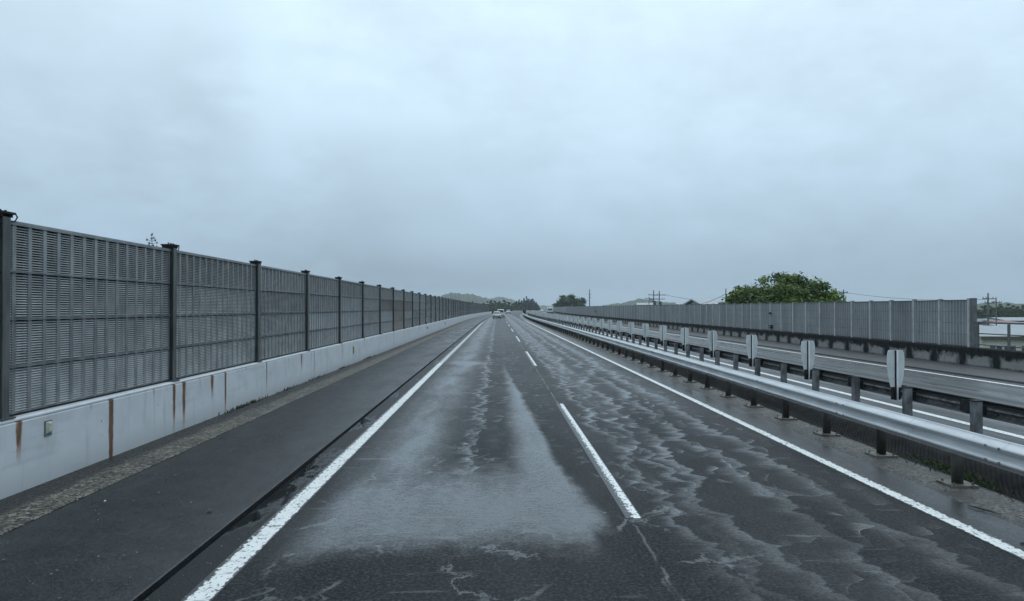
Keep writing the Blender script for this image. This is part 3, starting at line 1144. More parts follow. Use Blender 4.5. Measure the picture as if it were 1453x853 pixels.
def corr_panel(b, yoff=0.0, xo=0.0):
    """ribbed sheet in four trays; local y along the road, -x towards the road"""
    nw = 9
    L0, L1 = .045, SPQ - .045
    pitch = (L1 - L0) / nw
    hs = (ZT - ZB - .04) / 4
    for r in range(4):
        z0, z1 = ZB + .02 + r * hs + .006, ZB + .02 + (r + 1) * hs - .006
        prof = []
        for i in range(nw):
            y = L0 + i * pitch
            prof += [(0.015, y + .001), (0.015, y + pitch * .42), (-.035, y + pitch * .55), (-.035, y + pitch * .88)]
        prof.append((0.015, L1))
        i0 = len(b.v)
        for (x, y) in prof:
            b.v += [(x + xo, y + yoff, z0), (x + xo, y + yoff, z1)]
        for k in range(len(prof) - 1):
            b.f.append((i0 + 2 * k, i0 + 2 * k + 1, i0 + 2 * k + 3, i0 + 2 * k + 2))


pan0 = None
pst0 = None
restp, restq = MB(), MB()
NQ = 206
for k in range(NQ):
    y = 27.2 + SPQ * k
    if k < 100:
        if pan0 is None:
            b = MB()
            corr_panel(b)
            o = pan0 = b.build('ribbed_panel', M['panel_r'], rbar, fix=False)
            b = MB()
            b.box(.018, .05, .03, SPQ - .03, ZB, ZT - .01)
            b.build('backing', M['dark_seam'], o)
            b = MB()
            b.box(-.05, .06, .045, SPQ - .045, ZT - .018, ZT + .012)
            b.build('top_rail', M['dark_seam'], o)
        else:
            o = dup_tree(pan0, rbar)
        o.location = (XQ + off(y), y, 0)
        o.rotation_euler.z = yaw(y + .9)
        if pst0 is None:
            b = MB()
            b.box(-.075, .07, -.042, .042, .735, ZT + .03)
            o = pst0 = b.build('barrier_post', M['post_r'], rbar)
            b = MB()
            b.box(-.085, .08, -.06, .06, ZT + .0305, ZT + .055)
            b.build('post_cap', M['dark_seam'], o)
        else:
            o = dup_tree(pst0, rbar)
        o.location = (XQ + off(y), y, 0)
        o.rotation_euler.z = yaw(y)
    else:
        x0 = XQ + off(y)
        x1 = XQ + off(y + SPQ)
        restp.hexa([(x0 - .02, y + .05, ZB), (x0 + .05, y + .05, ZB), (x1 + .05, y + SPQ - .05, ZB), (x1 - .02, y + SPQ - .05, ZB),
                    (x0 - .02, y + .05, ZT), (x0 + .05, y + .05, ZT), (x1 + .05, y + SPQ - .05, ZT), (x1 - .02, y + SPQ - .05, ZT)])
        restq.box(x0 - .07, x0 + .06, y - .042, y + .042, .735, ZT + .04)
tag(restp.build('ribbed_panel', M['panel_r'], rbar), kind='stuff')
tag(restq.build('barrier_post', M['post_r'], rbar), kind='stuff')
b = MB()
b.box(XQ - .02, XQ + .13, 26.97, 27.14, .735, ZT + .07)
b.build('end_post', M['dark_seam'], rbar)

rail = thing('railing', (0, 0, 0), 'dark steel pipe railing on the stained wall beyond the end of the barrier', 'railing')
b = MB()
b.tube([(XQ, -10, 1.70), (XQ, 26.9, 1.70)], .036, 10)
b.build('top_rail', M['post_l'], rail)
b = MB()
b.tube([(XQ, -10, 1.28), (XQ, 26.9, 1.28)], .022, 8)
b.build('mid_rail', M['post_l'], rail)
b = MB()
b.tube([(XQ, -10, .86), (XQ, 26.9, .86)], .022, 8)
b.build('bottom_rail', M['post_l'], rail)
r0 = None
for k in range(-1, 12):
    y = 25.1 - 1.82 * k
    if k == -1:
        y = 26.75
    if r0 is None:
        b = MB()
        b.box(-.035, .035, -.035, .035, .735, 1.66)
        r0 = o = b.build('railing_post', M['post_l'], rail)
    else:
        o = dup(r0, rail)
    o.location = (XQ + .002, y, 0)

# dark fittings on the barrier across the road
for (px, py, s, lb) in ((1093.5, 444.5, .14, 'small dark box fixed high on the ribbed barrier, above the wider one'),
                        (1094.5, 463.5, .24, 'wider dark box fixed low on the ribbed barrier near its foot'),
                        (844, 442, .34, 'tiny dark upright box on the far part of the ribbed barrier')):
    Yb = (XQ - .2) * FPX / (px - 706)
    if px == 844:
        Yb = 133
    c = at(px, py, Yb)
    t = thing('junction_box', (XQ - .05 + off(Yb), Yb, c.z), lb, 'box')
    b = MB()
    b.box(-.14, -.03, -s, s, -s * .45, s * .45)
    b.build('case', M['black'], t, bevel=.01)
    b = MB()
    b.box(-.152, -.1405, -s * .8, s * .8, -s * .3, s * .3)
    b.build('lid', M['dark_seam'], t)

# dark board at the far end of the median
c = at(744, 443, 232)
t = thing('median_board', (c.x, 232, 0), 'small dark board standing at the far end of the median rails', 'sign')
b = MB()
b.box(-.5, .5, -.04, .04, .45, 1.45)
b.build('board', M['black'], t, bevel=.02)
b = MB()
b.box(-.42, -.34, .045, .12, 0, 1.4)
b.build('support', M['post_f'], t)
b = MB()
b.box(.34, .42, .045, .12, 0, 1.4)
b.build('support', M['post_f'], t)


# ------------------------------------------------------------------ vehicles
def rr_ring(hw, z0, z1, y, r=.12, top=1.0):
    """rounded rectangle section at station y, narrowing to hw*top at z1"""
    pts = []
    for cx, cz, a0 in ((1, 1, 0), (-1, 1, 90), (-1, -1, 180), (1, -1, 270)):
        for k in range(4):
            a = R(a0 + 30 * k)
            w = hw * (top if cz > 0 else 1.0)
            pts.append((cx * (w - r) + r * math.cos(a), y, (z1 - r if cz > 0 else z0 + r) + r * math.sin(a)))
    return pts


def wheel(parent, x, y, rad, w):
    b = MB()
    b.tube([(x - w / 2, y, rad), (x - w / 2 + .02, y, rad), (x + w / 2 - .02, y, rad), (x + w / 2, y, rad)], [rad * .9, rad, rad, rad * .9], 20)
    o = b.build('wheel', M['rubber'], parent)
    s = 1 if x > 0 else -1
    b = MB()
    b.tube([(x + s * (w / 2 - .01), y, rad), (x + s * (w / 2 + .012), y, rad)], rad * .62, 16)
    b.build('rim', M['rim'], o)


def car(loc, rz, label, kind):
    t = thing('passenger_car' if kind == 'sedan' else 'minivan', loc, label, 'car' if kind == 'sedan' else 'van', rz=rz)
    if kind == 'sedan':
        L, hw, zb, zw, zr = 4.3, .86, .22, .92, 1.48
        cab = [(-1.75, .70, .95, .93), (-1.15, .72, 1.44, .86), (-.2, .73, 1.49, .85), (.55, .72, 1.42, .86), (1.15, .72, .96, .93)]
    else:
        L, hw, zb, zw, zr = 4.7, .88, .24, 1.05, 1.92
        cab = [(-2.28, .80, 1.1, .95), (-2.05, .80, 1.84, .90), (-.8, .80, 1.93, .90), (.8, .80, 1.86, .90), (1.7, .78, 1.1, .93)]
    b = MB()
    h = L / 2
    st = [(-h, hw * .86, zb + .14, zw - .16), (-h + .12, hw * .96, zb + .04, zw - .02), (-h + .6, hw, zb, zw), (0, hw, zb, zw + .01),
          (h - 1.1, hw, zb, zw - .03), (h - .35, hw * .96, zb + .02, zw - .16), (h, hw * .82, zb + .12, zw - .30)]
    b.loft([rr_ring(w, z0, z1, y, .10) for (y, w, z0, z1) in st])
    b.build('body', M['paint_white'], t, smooth=True)
    b = MB()
    b.loft([rr_ring(w * 1.04, zw - .10, z1, y, .05 if z1 - zw < .25 else .10, tp) for (y, w, z1, tp) in cab])
    b.build('roof', M['paint_white'], t, smooth=True)
    # windows
    (ya, wa, za, _), (yb, wb, zb2, _) = cab[0], cab[1]

    def pane(name, ya, za, yb, zb2, w0, w1, sgn):
        b = MB()
        d = .03 * sgn
        b.hexa([(-w0, ya, za), (w0, ya, za), (w0, ya + d, za + .01), (-w0, ya + d, za + .01),
                (-w1, yb, zb2), (w1, yb, zb2), (w1, yb + d, zb2 + .01), (-w1, yb + d, zb2 + .01)])
        b.build(name, M['glass'], t)
    pane('rear_window', ya + .05, za + .04, yb - .06, zb2 - .07, wa * .88, wb * .80, -1)
    (yc, wc, zc, _), (yd, wd, zd, _) = cab[-2], cab[-1]
    pane('windscreen', yd - .05, zd + .04, yc + .06, zc - .07, wd * .88, wc * .80, 1)
    for s in (-1, 1):
        for (q0, q1) in ((.05, .46), (.50, .95)):
            y0, y1 = yb + (yc - yb) * q0, yb + (yc - yb) * q1
            b = MB()
            x0, x1 = s * hw * .885, s * hw * .80
            b.hexa([(x0 - s * .03, y0, zw + .03), (x0 + s * .012, y0, zw + .03), (x0 + s * .012, y1, zw + .03), (x0 - s * .03, y1, zw + .03),
                    (x1 - s * .03, y0, zr - .16), (x1 + s * .02, y0, zr - .16), (x1 + s * .02, y1, zr - .16), (x1 - s * .03, y1, zr - .16)])
            b.build('side_window', M['glass'], t)
        wheel(t, s * (hw - .09), -h + .85, .33, .2)
        wheel(t, s * (hw - .09), h - .85, .33, .2)
        b = MB()
        b.box(s * hw * .62 - .11, s * hw * .62 + .11, -h - .012, -h + .25, zw - .33, zw - .17)
        b.build('tail_light', M['tail'], t, bevel=.02)
        b = MB()
        b.box(s * hw * .58 - .13, s * hw * .58 + .13, h - .25, h + .015, zw - .46, zw - .34)
        b.build('headlight', M['lamp'], t, bevel=.02)
        b = MB()
        b.box(s * (hw + .02), s * (hw + .19), yc + .25, yc + .35, zw, zw + .13)
        b.build('side_mirror', M['paint_white'], t, bevel=.02)
    b = MB()
    b.box(-hw * .84, hw * .84, -h - .03, -h + .2, zb + .10, zb + .27)
    b.build('rear_bumper', M['dark_seam'], t, bevel=.03)
    b = MB()
    b.box(-.17, .17, -h - .012, -h + .02, zw - .36, zw - .19)
    b.build('number_plate', M['plate'], t)
    return t


def lane_x(y, base):
    return base + off(y)


c = at(705.2, 446, 153)
car((c.x, 153, 0), yaw(153), 'white hatchback driving ahead in the left lane, nearest of the cars', 'sedan')
c = at(710.6, 446, 167)
car((c.x, 167, 0), yaw(167), 'taller white van with dark rear window just ahead of the hatchback', 'minivan')
c = at(721.5, 446, 275)
car((c.x, 275, 0), yaw(275), 'farthest white car ahead, tiny near the trees', 'sedan')
c = at(769, 446, 390)
car((c.x, 390, 0), yaw(390) + math.pi, 'tiny pale car on the far carriageway behind the truck', 'sedan')

c = at(780.3, 441, 250)
t = thing('box_truck', (c.x, 250, 0), 'white box truck coming the other way on the far carriageway', 'truck', rz=yaw(250) + math.pi)
b = MB()
b.box(-1.1, 1.1, -3.6, 1.55, .95, 3.0)
b.build('cargo_box', M['paint_white'], t, bevel=.04)
b = MB()
b.loft([rr_ring(1.0, .55, 1.6, 1.7, .08), rr_ring(1.0, .5, 2.3, 2.0, .1, .95), rr_ring(1.0, .5, 2.2, 2.9, .1, .93), rr_ring(.98, .5, 1.35, 3.3, .1)])
b.build('cab', M['paint_white'], t, smooth=True)
b = MB()
b.hexa([(-.86, 3.29, 1.38), (.86, 3.29, 1.38), (.86, 3.33, 1.38), (-.86, 3.33, 1.38), (-.8, 2.95, 2.1), (.8, 2.95, 2.1), (.8, 2.99, 2.1), (-.8, 2.99, 2.1)])
b.build('windscreen', M['glass'], t)
b = MB()
b.box(-.95, .95, 3.2, 3.36, .42, .72)
b.build('front_bumper', M['black'], t, bevel=.03)
b = MB()
b.box(-.45, .45, -3.5, 1.6, .6, .94)
b.build('chassis', M['black'], t)
for s in (-1, 1):
    b = MB()
    b.box(s * .68 - .16, s * .68 + .16, 3.27, 3.35, .80, .98)
    b.build('headlight', M['lamp'], t, bevel=.02)
    wheel(t, s * .88, 2.4, .42, .24)
    wheel(t, s * .88, -2.2, .42, .3)


# ------------------------------------------------------------------ trees
def tube_branch(b, p, q, r0, r1, rnd, n=4, wob=.12):
    p, q = Vector(p), Vector(q)
    L = (q - p).length
    pts = [p + (q - p) * (i / n) + Vector((rnd.uniform(-1, 1), rnd.uniform(-1, 1), rnd.uniform(-.5, .5))) * (wob * L / n if 0 < i < n else 0) for i in range(n + 1)]
    b.tube(pts, [r0 + (r1 - r0) * i / n for i in range(n + 1)], 7)


def leaves_mesh(clumps, nleaf, size, seed, flat=.55):
    """clumps: (centre, (rx, ry, rz), tint).  Leaf faces spread through each clump's volume."""
    rg = np.random.default_rng(seed)
    V, T = [], []
    tot = sum(c[1][0] * c[1][2] for c in clumps)
    for (c, r, tint) in clumps:
        n = max(20, int(nleaf * r[0] * r[2] / tot))
        d = rg.normal(size=(n, 3))
        d /= np.linalg.norm(d, axis=1)[:, None]
        rad = rg.random(n) ** .45
        rad *= 1 + .18 * rg.normal(size=n)
        P = np.array(c) + d * rad[:, None] * np.array(r)
        nrm = d * .5 + rg.normal(size=(n, 3)) * .6 + np.array([0, 0, flat])
        nrm /= np.linalg.norm(nrm, axis=1)[:, None]
        a = np.cross(nrm, rg.normal(size=(n, 3)))
        a /= np.linalg.norm(a, axis=1)[:, None]
        bb = np.cross(nrm, a)
        s = size * rg.uniform(.6, 1.4, n)[:, None]
        q = np.stack([P - a * s, P - bb * s * .5 + nrm * s * .15, P + a * s, P + bb * s * .5 + nrm * s * .15], 1)
        V.append(q.reshape(-1, 3))
        T.append(np.clip(tint + rg.normal(size=n) * .16, 0, 1))
    V = np.concatenate(V)
    T = np.concatenate(T)
    b = MB()
    b.v = V.tolist()
    b.f = [(4 * i, 4 * i + 1, 4 * i + 2, 4 * i + 3) for i in range(len(T))]
    b.tint = T.tolist()
    return b


def broadleaf(name, loc, base_z, crown_z0, crown_top, rx, ry, nclump, nleaf, size, seed, label, group=None, mat='leaf', shape=None):
    rnd = random.Random(seed)
    t = thing(name, (loc[0], loc[1], base_z), label, 'tree', group)
    H = crown_top - base_z
    zc0 = crown_z0 - base_z
    clumps = []
    tb = MB()
    trunk_top = zc0 + (H - zc0) * .35
    tb.tube([(0, 0, -.2), (rnd.uniform(-.2, .2), 0, zc0 * .5), (rnd.uniform(-.3, .3), .1, trunk_top)], [H * .028, H * .022, H * .014], 9)
    for i in range(nclump):
        a = rnd.uniform(0, 6.283)
        rr_ = math.sqrt(rnd.uniform(0.02, 1))
        u = math.cos(a) * rr_
        w = math.sin(a) * rr_
        dome = math.sqrt(max(0, 1 - rr_ ** 2 * .96))
        if shape:
            dome = shape(u) * math.sqrt(max(0.05, 1 - w * w))
        zz = zc0 + (H - zc0) * (dome * rnd.uniform(.30, 1.0) ** .7)
        cs = rnd.uniform(.13, .24)
        c = (u * rx, w * ry, min(zz, H * .985 - cs * rx * .35))
        r = (rx * cs, ry * cs, rx * cs * rnd.uniform(.45, .7))
        clumps.append((c, r, rnd.uniform(.12, .85)))
        if i % 3 == 0:
            tube_branch(tb, (0, 0, zc0 * rnd.uniform(.6, 1.0)), c, H * .011, H * .003, rnd)
    tb.build('trunk', M['bark'], t)
    leaves_mesh(clumps, nleaf, size, seed).build('crown', M[mat], t, fix=False)
    return t


def conifer(loc, base_z, H, rad, seed, label, group=None, nl=1100):
    rnd = random.Random(seed)
    t = thing('conifer_tree', (loc[0], loc[1], base_z), label, 'tree', group)
    b = MB()
    b.tube([(0, 0, -.2), (0, 0, H * .5), (0, 0, H * .97)], [H * .018, H * .012, H * .003], 7)
    b.build('trunk', M['bark'], t)
    cl = []
    k = 16
    for i in range(k):
        f = i / (k - 1)
        z = H * (.16 + .80 * f)
        rr_ = rad * (1 - f) ** .75 + rad * .10
        for j in range(4 if f < .8 else 2):
            a = rnd.uniform(0, 6.28)
            q = rnd.uniform(.35, .75)
            cl.append(((math.cos(a) * rr_ * q, math.sin(a) * rr_ * q, z + rnd.uniform(-.3, .3)), (rr_ * .5, rr_ * .5, H * .045), rnd.uniform(.1, .8)))
    cl.append(((0, 0, H * .97), (rad * .08, rad * .08, H * .035), .4))
    leaves_mesh(cl, nl, H * .03, seed, .3).build('crown', M['needle'], t, fix=False)
    return t


# the big round tree behind the right barrier
def bigshape(u):
    return (.36 + .20 * (u + 1) * 3.2 if u < -.72 else (.55 + .45 * math.sqrt(max(0, 1 - ((u - .08) / 1.0) ** 2)))) if u < .6 else .62 + .38 * (1 - (u - .6) / .4) - .35 * (u - .6) / .4


c = at(1107, 430, 64)
ct = at(1107, 388, 64)
broadleaf('broadleaf_tree', (c.x, 64), GZ, c.z - 2.6, ct.z + .1, 5.25, 4.8, 150, 26000, .17, 5,
          'big dark green round tree rising behind the ribbed barrier', shape=lambda u: max(.45, math.sqrt(max(0, 1 - (u - .05) ** 2 * 1.02))))
# small pale bush-like tree at its left
c = at(1040, 430, 62)
ct = at(1040, 404, 62)
broadleaf('broadleaf_tree', (c.x, 62), GZ, c.z - 2.0, ct.z, 1.0, 1.0, 22, 1800, .12, 9,
          'small light green tree at the left foot of the big round tree')
# rounded grove tree farther along the barrier
c = at(808, 436, 455)
ct = at(808, 418.5, 455)
broadleaf('broadleaf_tree', (c.x, 455), GZ, c.z - 7, ct.z + .3, 12.5, 9, 80, 9000, .55, 21,
          'dark green rounded tree beyond the far end of the ribbed barrier', mat='leaf2')

# the sprig showing over the left barrier
c = at(215.5, 352, 58)
ct = at(216.5, 333, 58)
t = thing('young_conifer', (c.x, 58, GZ), 'thin leggy tree tip showing above the left barrier', 'tree')
H = ct.z - GZ
b = MB()
b.tube([(0, 0, 0), (0.05, 0, H * .6), (0, 0, H)], [.09, .06, .02], 7)
rnd = random.Random(2)
tips = []
for k in range(13):
    z = H - .15 - k * .2
    for s in (-1, 1):
        if rnd.random() < .85:
            l = rnd.uniform(.12, .5) * min(1.0, .45 + k * .2)
            q = (s * l, rnd.uniform(-.2, .2), z + l * .35)
            tube_branch(b, (0, 0, z), q, .022, .01, rnd, 3)
            tips.append((q, (.07, .07, .08), .3))
tips.append(((0, 0, H), (.07, .07, .12), .3))
b.build('trunk', M['bark'], t)
leaves_mesh(tips, 700, .05, 3, .2).build('crown', M['needle'], t, fix=False)

# woods closing the view ahead
rnd = random.Random(17)
gA = 'dark conifers of the wood ahead'
c = at(747, 421, 760)
conifer((c.x, 760), GZ, c.z - GZ + .5, 4.2, 100, 'tallest pointed dark conifer of the wood straight ahead', gA, 2600)
first = None
for i, (px, ty, Y) in enumerate([(733, 427, 730), (736.5, 425, 750), (740, 426, 770), (743.5, 423, 745), (750.5, 423.5, 765), (753.5, 424.5, 740),
                                 (756, 423.5, 770), (758.5, 427, 750), (761, 429, 735), (763, 432, 745), (738, 429, 715), (745, 428, 712), (751, 429, 708),
                                 (756, 431, 706), (741, 434, 690), (748, 435, 688), (734, 433, 695), (760, 435, 700)]):
    c = at(px, ty, Y)
    h = c.z - GZ
    if first is None:
        first = o = conifer((c.x, Y), GZ, 20.0, 4.0, 31, 'dark pointed conifer in the wood straight ahead', gA, 2200)
    else:
        o = dup_tree(first)
    o.location = (c.x, Y, GZ)
    o.scale = (rnd.uniform(.85, 1.15), rnd.uniform(.85, 1.15), h / 20.0)
    o.rotation_euler.z = rnd.uniform(0, 6.28)
gB = 'leafy trees left of the road end'
first = None
for i, (px, ty, Y) in enumerate([(684, 430, 640), (690, 426.5, 640), (696, 425, 650), (702, 425.5, 655), (708, 427, 630), (713, 424.5, 660), (719, 426, 650), (724, 427.5, 640),
                                 (729, 428, 655), (700, 431, 600), (709, 432, 590), (717, 432, 600), (725, 433, 610), (731, 435, 620), (693, 431, 605), (737, 438, 640), (744, 439, 640)]):
    c = at(px, ty, Y)
    h = c.z - GZ
    if first is None:
        first = o = broadleaf('broadleaf_tree', (c.x, Y), GZ, GZ + 2.5, GZ + 16, 5.6, 5.6, 70, 4200, .5, 41,
                              'mid green leafy tree left of where the road ends', gB, 'leaf2')
    else:
        o = dup_tree(first)
    o.location = (c.x, Y, GZ)
    o.scale = (rnd.uniform(.8, 1.1), rnd.uniform(.8, 1.1), h / 16.0)
    o.rotation_euler.z = rnd.uniform(0, 6.28)
# a dark tree above the far left barrier
for (px, ty, Y, lb) in ((669, 426, 420, 'small dark tree showing over the far end of the left barrier'),):
    c = at(px, ty, Y)
    o = dup_tree(first)
    o['label'] = lb
    del o['group']
    o.location = (c.x, Y, GZ)
    o.scale = (.32, .32, (c.z - GZ) / 16.0)
# trees among the roofs at the right edge
gC = 'trees behind the roofs at the right'
for i, (px, ty, Y) in enumerate([(1378, 433, 330), (1390, 433, 330), (1397, 431.5, 340), (1405, 432.5, 350), (1413, 434, 335), (1420, 430, 345), (1427, 429.5, 340), (1434, 432, 330), (1441, 433.5, 340), (1449, 431.5, 335), (1458, 431, 340)]):
    c = at(px, ty, Y)
    o = dup_tree(first)
    o['label'] = 'hazy green tree behind the low roofs at the right edge'
    o['group'] = gC
    o.location = (c.x, Y, GZ)
    o.scale = (.62, .62, (c.z - GZ) / 16.0)
    o.rotation_euler.z = rnd.uniform(0, 6.28)


# ------------------------------------------------------------------ hills
def hill(name, pts, Y, depth, seed):
    """ridge line through (px, py) seen at distance Y; a wooded ridge falling off to both sides"""
    rg = np.random.default_rng(seed)
    n = 90
    pxs = np.linspace(pts[0][0], pts[-1][0], n)
    top = np.interp(pxs, [p[0] for p in pts], [p[1] for p in pts])
    b = MB()
    m = 14
    ph = rg.uniform(0, 6.28, 6)
    for j in range(m):
        v = j / (m - 1) * 2 - 1
        for i in range(n):
            c = at(pxs[i], top[i], Y)
            hgt = max(c.z - GZ, 0)
            fall = (1 - v * v) ** .8
            bump = Y / 1009 * (.9 * math.sin(i * .9 + ph[0] + v * 3) * math.sin(i * .37 + ph[1]) + .5 * math.sin(i * 2.1 + ph[2] + v * 5) + rg.normal() * .35)
            b.v.append((c.x * (1 + v * depth / Y), Y + v * depth, GZ - .5 + (hgt + bump) * fall))
    for j in range(m - 1):
        for i in range(n - 1):
            b.f.append((j * n + i, j * n + i + 1, (j + 1) * n + i + 1, (j + 1) * n + i))
    return structure(b.build(name, M['hill'], fix=False, smooth=False))


hill('hills', [(560, 440), (600, 428), (622, 421), (632, 417), (640, 415.5), (652, 415.5), (656, 417), (668, 417), (680, 420), (690, 423), (700, 426), (720, 430), (740, 436)], 1700, 220, 1)
hill('hills', [(660, 437), (690, 426), (700, 422.5), (714, 421.5), (724, 424), (735, 428), (760, 433), (790, 435), (830, 437)], 2400, 300, 2)
hill('hills', [(820, 440), (860, 433), (885, 429), (900, 425.5), (910, 424), (925, 425), (940, 429), (960, 430), (985, 429.5), (1000, 428.5), (1020, 430), (1060, 432), (1120, 435)], 1500, 200, 3)
hill('hills', [(1150, 440), (1220, 435), (1300, 434), (1360, 432), (1385, 430.5), (1405, 430), (1430, 429), (1460, 431), (1560, 434), (1700, 440)], 900, 120, 4)


# ------------------------------------------------------------------ buildings beyond the right barrier
def house(px0, px1, ywall_top, yridge, Y, depth, label, wall, roof, wins=(), eave=.5):
    a = at(px0, ywall_top, Y)
    c = at(px1, ywall_top, Y)
    rg = at(px0, yridge, Y + depth / 2)
    x0, x1 = a.x, c.x
    t = thing('house', ((x0 + x1) / 2, Y, GZ), label, 'house')
    w = (x1 - x0) / 2
    h = a.z - GZ
    hr = rg.z - GZ
    b = MB()
    b.box(-w, w, 0, depth, 0, h)
    b.build('wall', M[wall], t)
    b = MB()
    e = eave
    for (y0, z0, y1, z1) in ((-e, h + .05, depth / 2, hr), (depth + e, h + .05, depth / 2, hr)):
        b.hexa([(-w - e, y0, z0), (w + e, y0, z0), (w + e, y1, z1), (-w - e, y1, z1),
                (-w - e, y0, z0 + .15), (w + e, y0, z0 + .15), (w + e, y1, z1 + .15), (-w - e, y1, z1 + .15)])
    ro = b.build('roof', M[roof], t)
    b = MB()
    b.box(-w - e, w + e, -e - .06, -e - .002, h - .12, h + .22)
    b.build('fascia', M['fascia'], ro)
    b = MB()
    b.loft([[(-w, .02, h + .002), (-w, depth - .02, h + .002), (-w, depth / 2, hr - .01)], [(-w + .1, .02, h + .002), (-w + .1, depth - .02, h + .002), (-w + .1, depth / 2, hr - .01)]])
    b.loft([[(w, .02, h + .002), (w, depth - .02, h + .002), (w, depth / 2, hr - .01)], [(w - .1, .02, h + .002), (w - .1, depth - .02, h + .002), (w - .1, depth / 2, hr - .01)]])
    b.build('gable', M[wall], t)
    for (q0, q1, py0, py1) in wins:
        p0 = at(q0, py0, Y)
        p1 = at(q1, py1, Y)
        cx = (x0 + x1) / 2
        b = MB()
        b.box(p0.x - cx, p1.x - cx, -.03, .05, p1.z - GZ, p0.z - GZ)
        o = b.build('window', M['window'], t)
        b = MB()
        X0, X1, Z0_, Z1_ = p0.x - cx, p1.x - cx, p1.z - GZ, p0.z - GZ
        f = .07
        b.box(X0 - f, X1 + f, -.07, -.032, Z1_, Z1_ + f)
        b.box(X0 - f, X1 + f, -.07, -.032, Z0_ - f, Z0_)
        for xx in (X0 - f / 2, (X0 + X1) / 2, X1 + f / 2):
            b.box(xx - f / 2, xx + f / 2, -.07, -.032, Z0_ + .001, Z1_ - .001)
        b.build('frame', M['frame'], o)
    return t


house(1394, 1500, 480, 464, 76, 9, 'cream two-storey house with a pale roof just beyond the end railing', 'house_wall', 'roof_pale',
      ((1404, 1421.5, 490.5, 499), (1424.5, 1441, 490.5, 499), (1449, 1466, 490.5, 499), (1404, 1421.5, 520, 532), (1424.5, 1441, 520, 532)))
house(1340, 1421, 470, 461.5, 100, 12, 'low house with a pale grey roof left behind the cream house', 'house_wall2', 'roof_pale')
house(1427, 1500, 466, 458.5, 125, 12, 'house with pale blue-grey roof right behind the cream house', 'house_wall2', 'roof_pale', eave=.6)
house(1380, 1418, 458.5, 453, 175, 10, 'small house with dark slate roof among the pale roofs', 'house_wall2', 'roof_dark')
house(1421, 1446, 459, 455.5, 170, 10, 'small house with a brick red roof at the right edge', 'house_wall', 'roof_red')
house(1430, 1475, 456, 451, 215, 14, 'farthest long shed with a pale roof at the right edge', 'house_wall2', 'roof_pale')
house(960, 988, 432, 430.8, 1250, 20, 'tiny tan block on the distant low hill beyond the barrier', 'roof_tan', 'roof_tan', eave=.3)
house(1002, 1026, 436, 426, 88, 10, 'house with a sloping pale roof just left of the big tree', 'house_wall2', 'roof_pale')
house(905, 930, 433, 430, 700, 14, 'distant white house near the pair of utility poles', 'house_wall', 'roof_pale')


# ------------------------------------------------------------------ utility poles and wires
def pole(px, ytop, Y, label, arms=((.6, 1.6), (1.4, 1.3)), r=.16, group=None, trans=False):
    c = at(px, ytop, Y)
    t = thing('utility_pole', (c.x, Y, GZ), label, 'utility pole', group, rz=R(20))
    H = c.z - GZ
    b = MB()
    b.tube([(0, 0, 0), (0, 0, H)], [r, r * .62], 10)
    b.build('mast', M['pole'], t)
    for (dz, w) in arms:
        b = MB()
        b.box(-w, w, -r - .09, -r - .002, H - dz - .05, H - dz + .05)
        o = b.build('crossarm', M['wire'], t)
        b = MB()
        for q in (-.95, -.5, .5, .95):
            b.tube([(w * q, -r - .05, H - dz + .05), (w * q, -r - .05, H - dz + .28)], [.05, .035], 7)
        b.build('insulator', M['pole'], o)
    if trans:
        b = MB()
        b.tube([(0, -r - .32, H - 3.2), (0, -r - .32, H - 2.3)], .28, 12)
        b.build('transformer', M['post_l'], t)
    return Vector((c.x, Y, c.z))


pA = pole(927.5, 412, 150, 'left one of the two close utility poles beyond the barrier', ((1.0, 1.5), (1.9, 1.2), (2.4, .9)), .17, trans=True)
pB = pole(935.5, 413, 156, 'right one of the two close utility poles beyond the barrier', ((.9, 1.5), (1.8, 1.3)), .17, trans=True)
pC = pole(921, 421, 175, 'short utility pole left of the two close poles', ((.5, 1.3),), .14)
pD = pole(1030, 409.5, 66, 'thin bare pole at the left side of the big tree', (), .075)
pE = pole(1197, 411, 104, 'utility pole just right of the big tree', ((.5, .6),), .13)
pF = pole(1402, 416, 92, 'utility pole with three crossarms over the roofs at the right', ((.75, 1.3), (1.3, .9), (2.9, 1.1)), .15)
pG = pole(1413.5, 425, 120, 'smaller utility pole right of the one with three crossarms', ((.5, 1.1), (1.6, .9)), .14)
pH = pole(836.5, 410.5, 310, 'distant mast at the right side of the far rounded tree', ((2.4, .7), (3.6, .6)), .3)


def wire(p, q, sag, label, r=.022):
    p, q = Vector(p), Vector(q)
    b = MB()
    pts = []
    for i in range(25):
        f = i / 24
        v = p.lerp(q, f)
        v.z -= sag * 4 * f * (1 - f)
        pts.append(v)
    b.tube(pts, r, 5)
    tag(b.build('power_line', M['wire']), label, 'cable')


wire(pB + Vector((1, 0, -.8)), pE + Vector((0, 0, -1.6)), 1.2, 'black cable running from the pole pair behind the big tree', .03)
wire(pE + Vector((0, 0, -.4)), pF + Vector((0, 0, -.8)), .5, 'upper black cable over the ribbed barrier at the right', .022)
wire(pA + Vector((0, 0, -1.0)), pB + Vector((0, 0, -.9)), .1, 'short cable linking the two close utility poles', .03)
wire(pF + Vector((1, 0, -.8)), pG + Vector((0, 0, -.5)), .2, 'short cable linking the two poles over the right roofs', .022)
wire(pD + Vector((0, 0, -.5)), at(990, 432, 95), .15, 'slanting cable from the thin pole down to the left', .022)

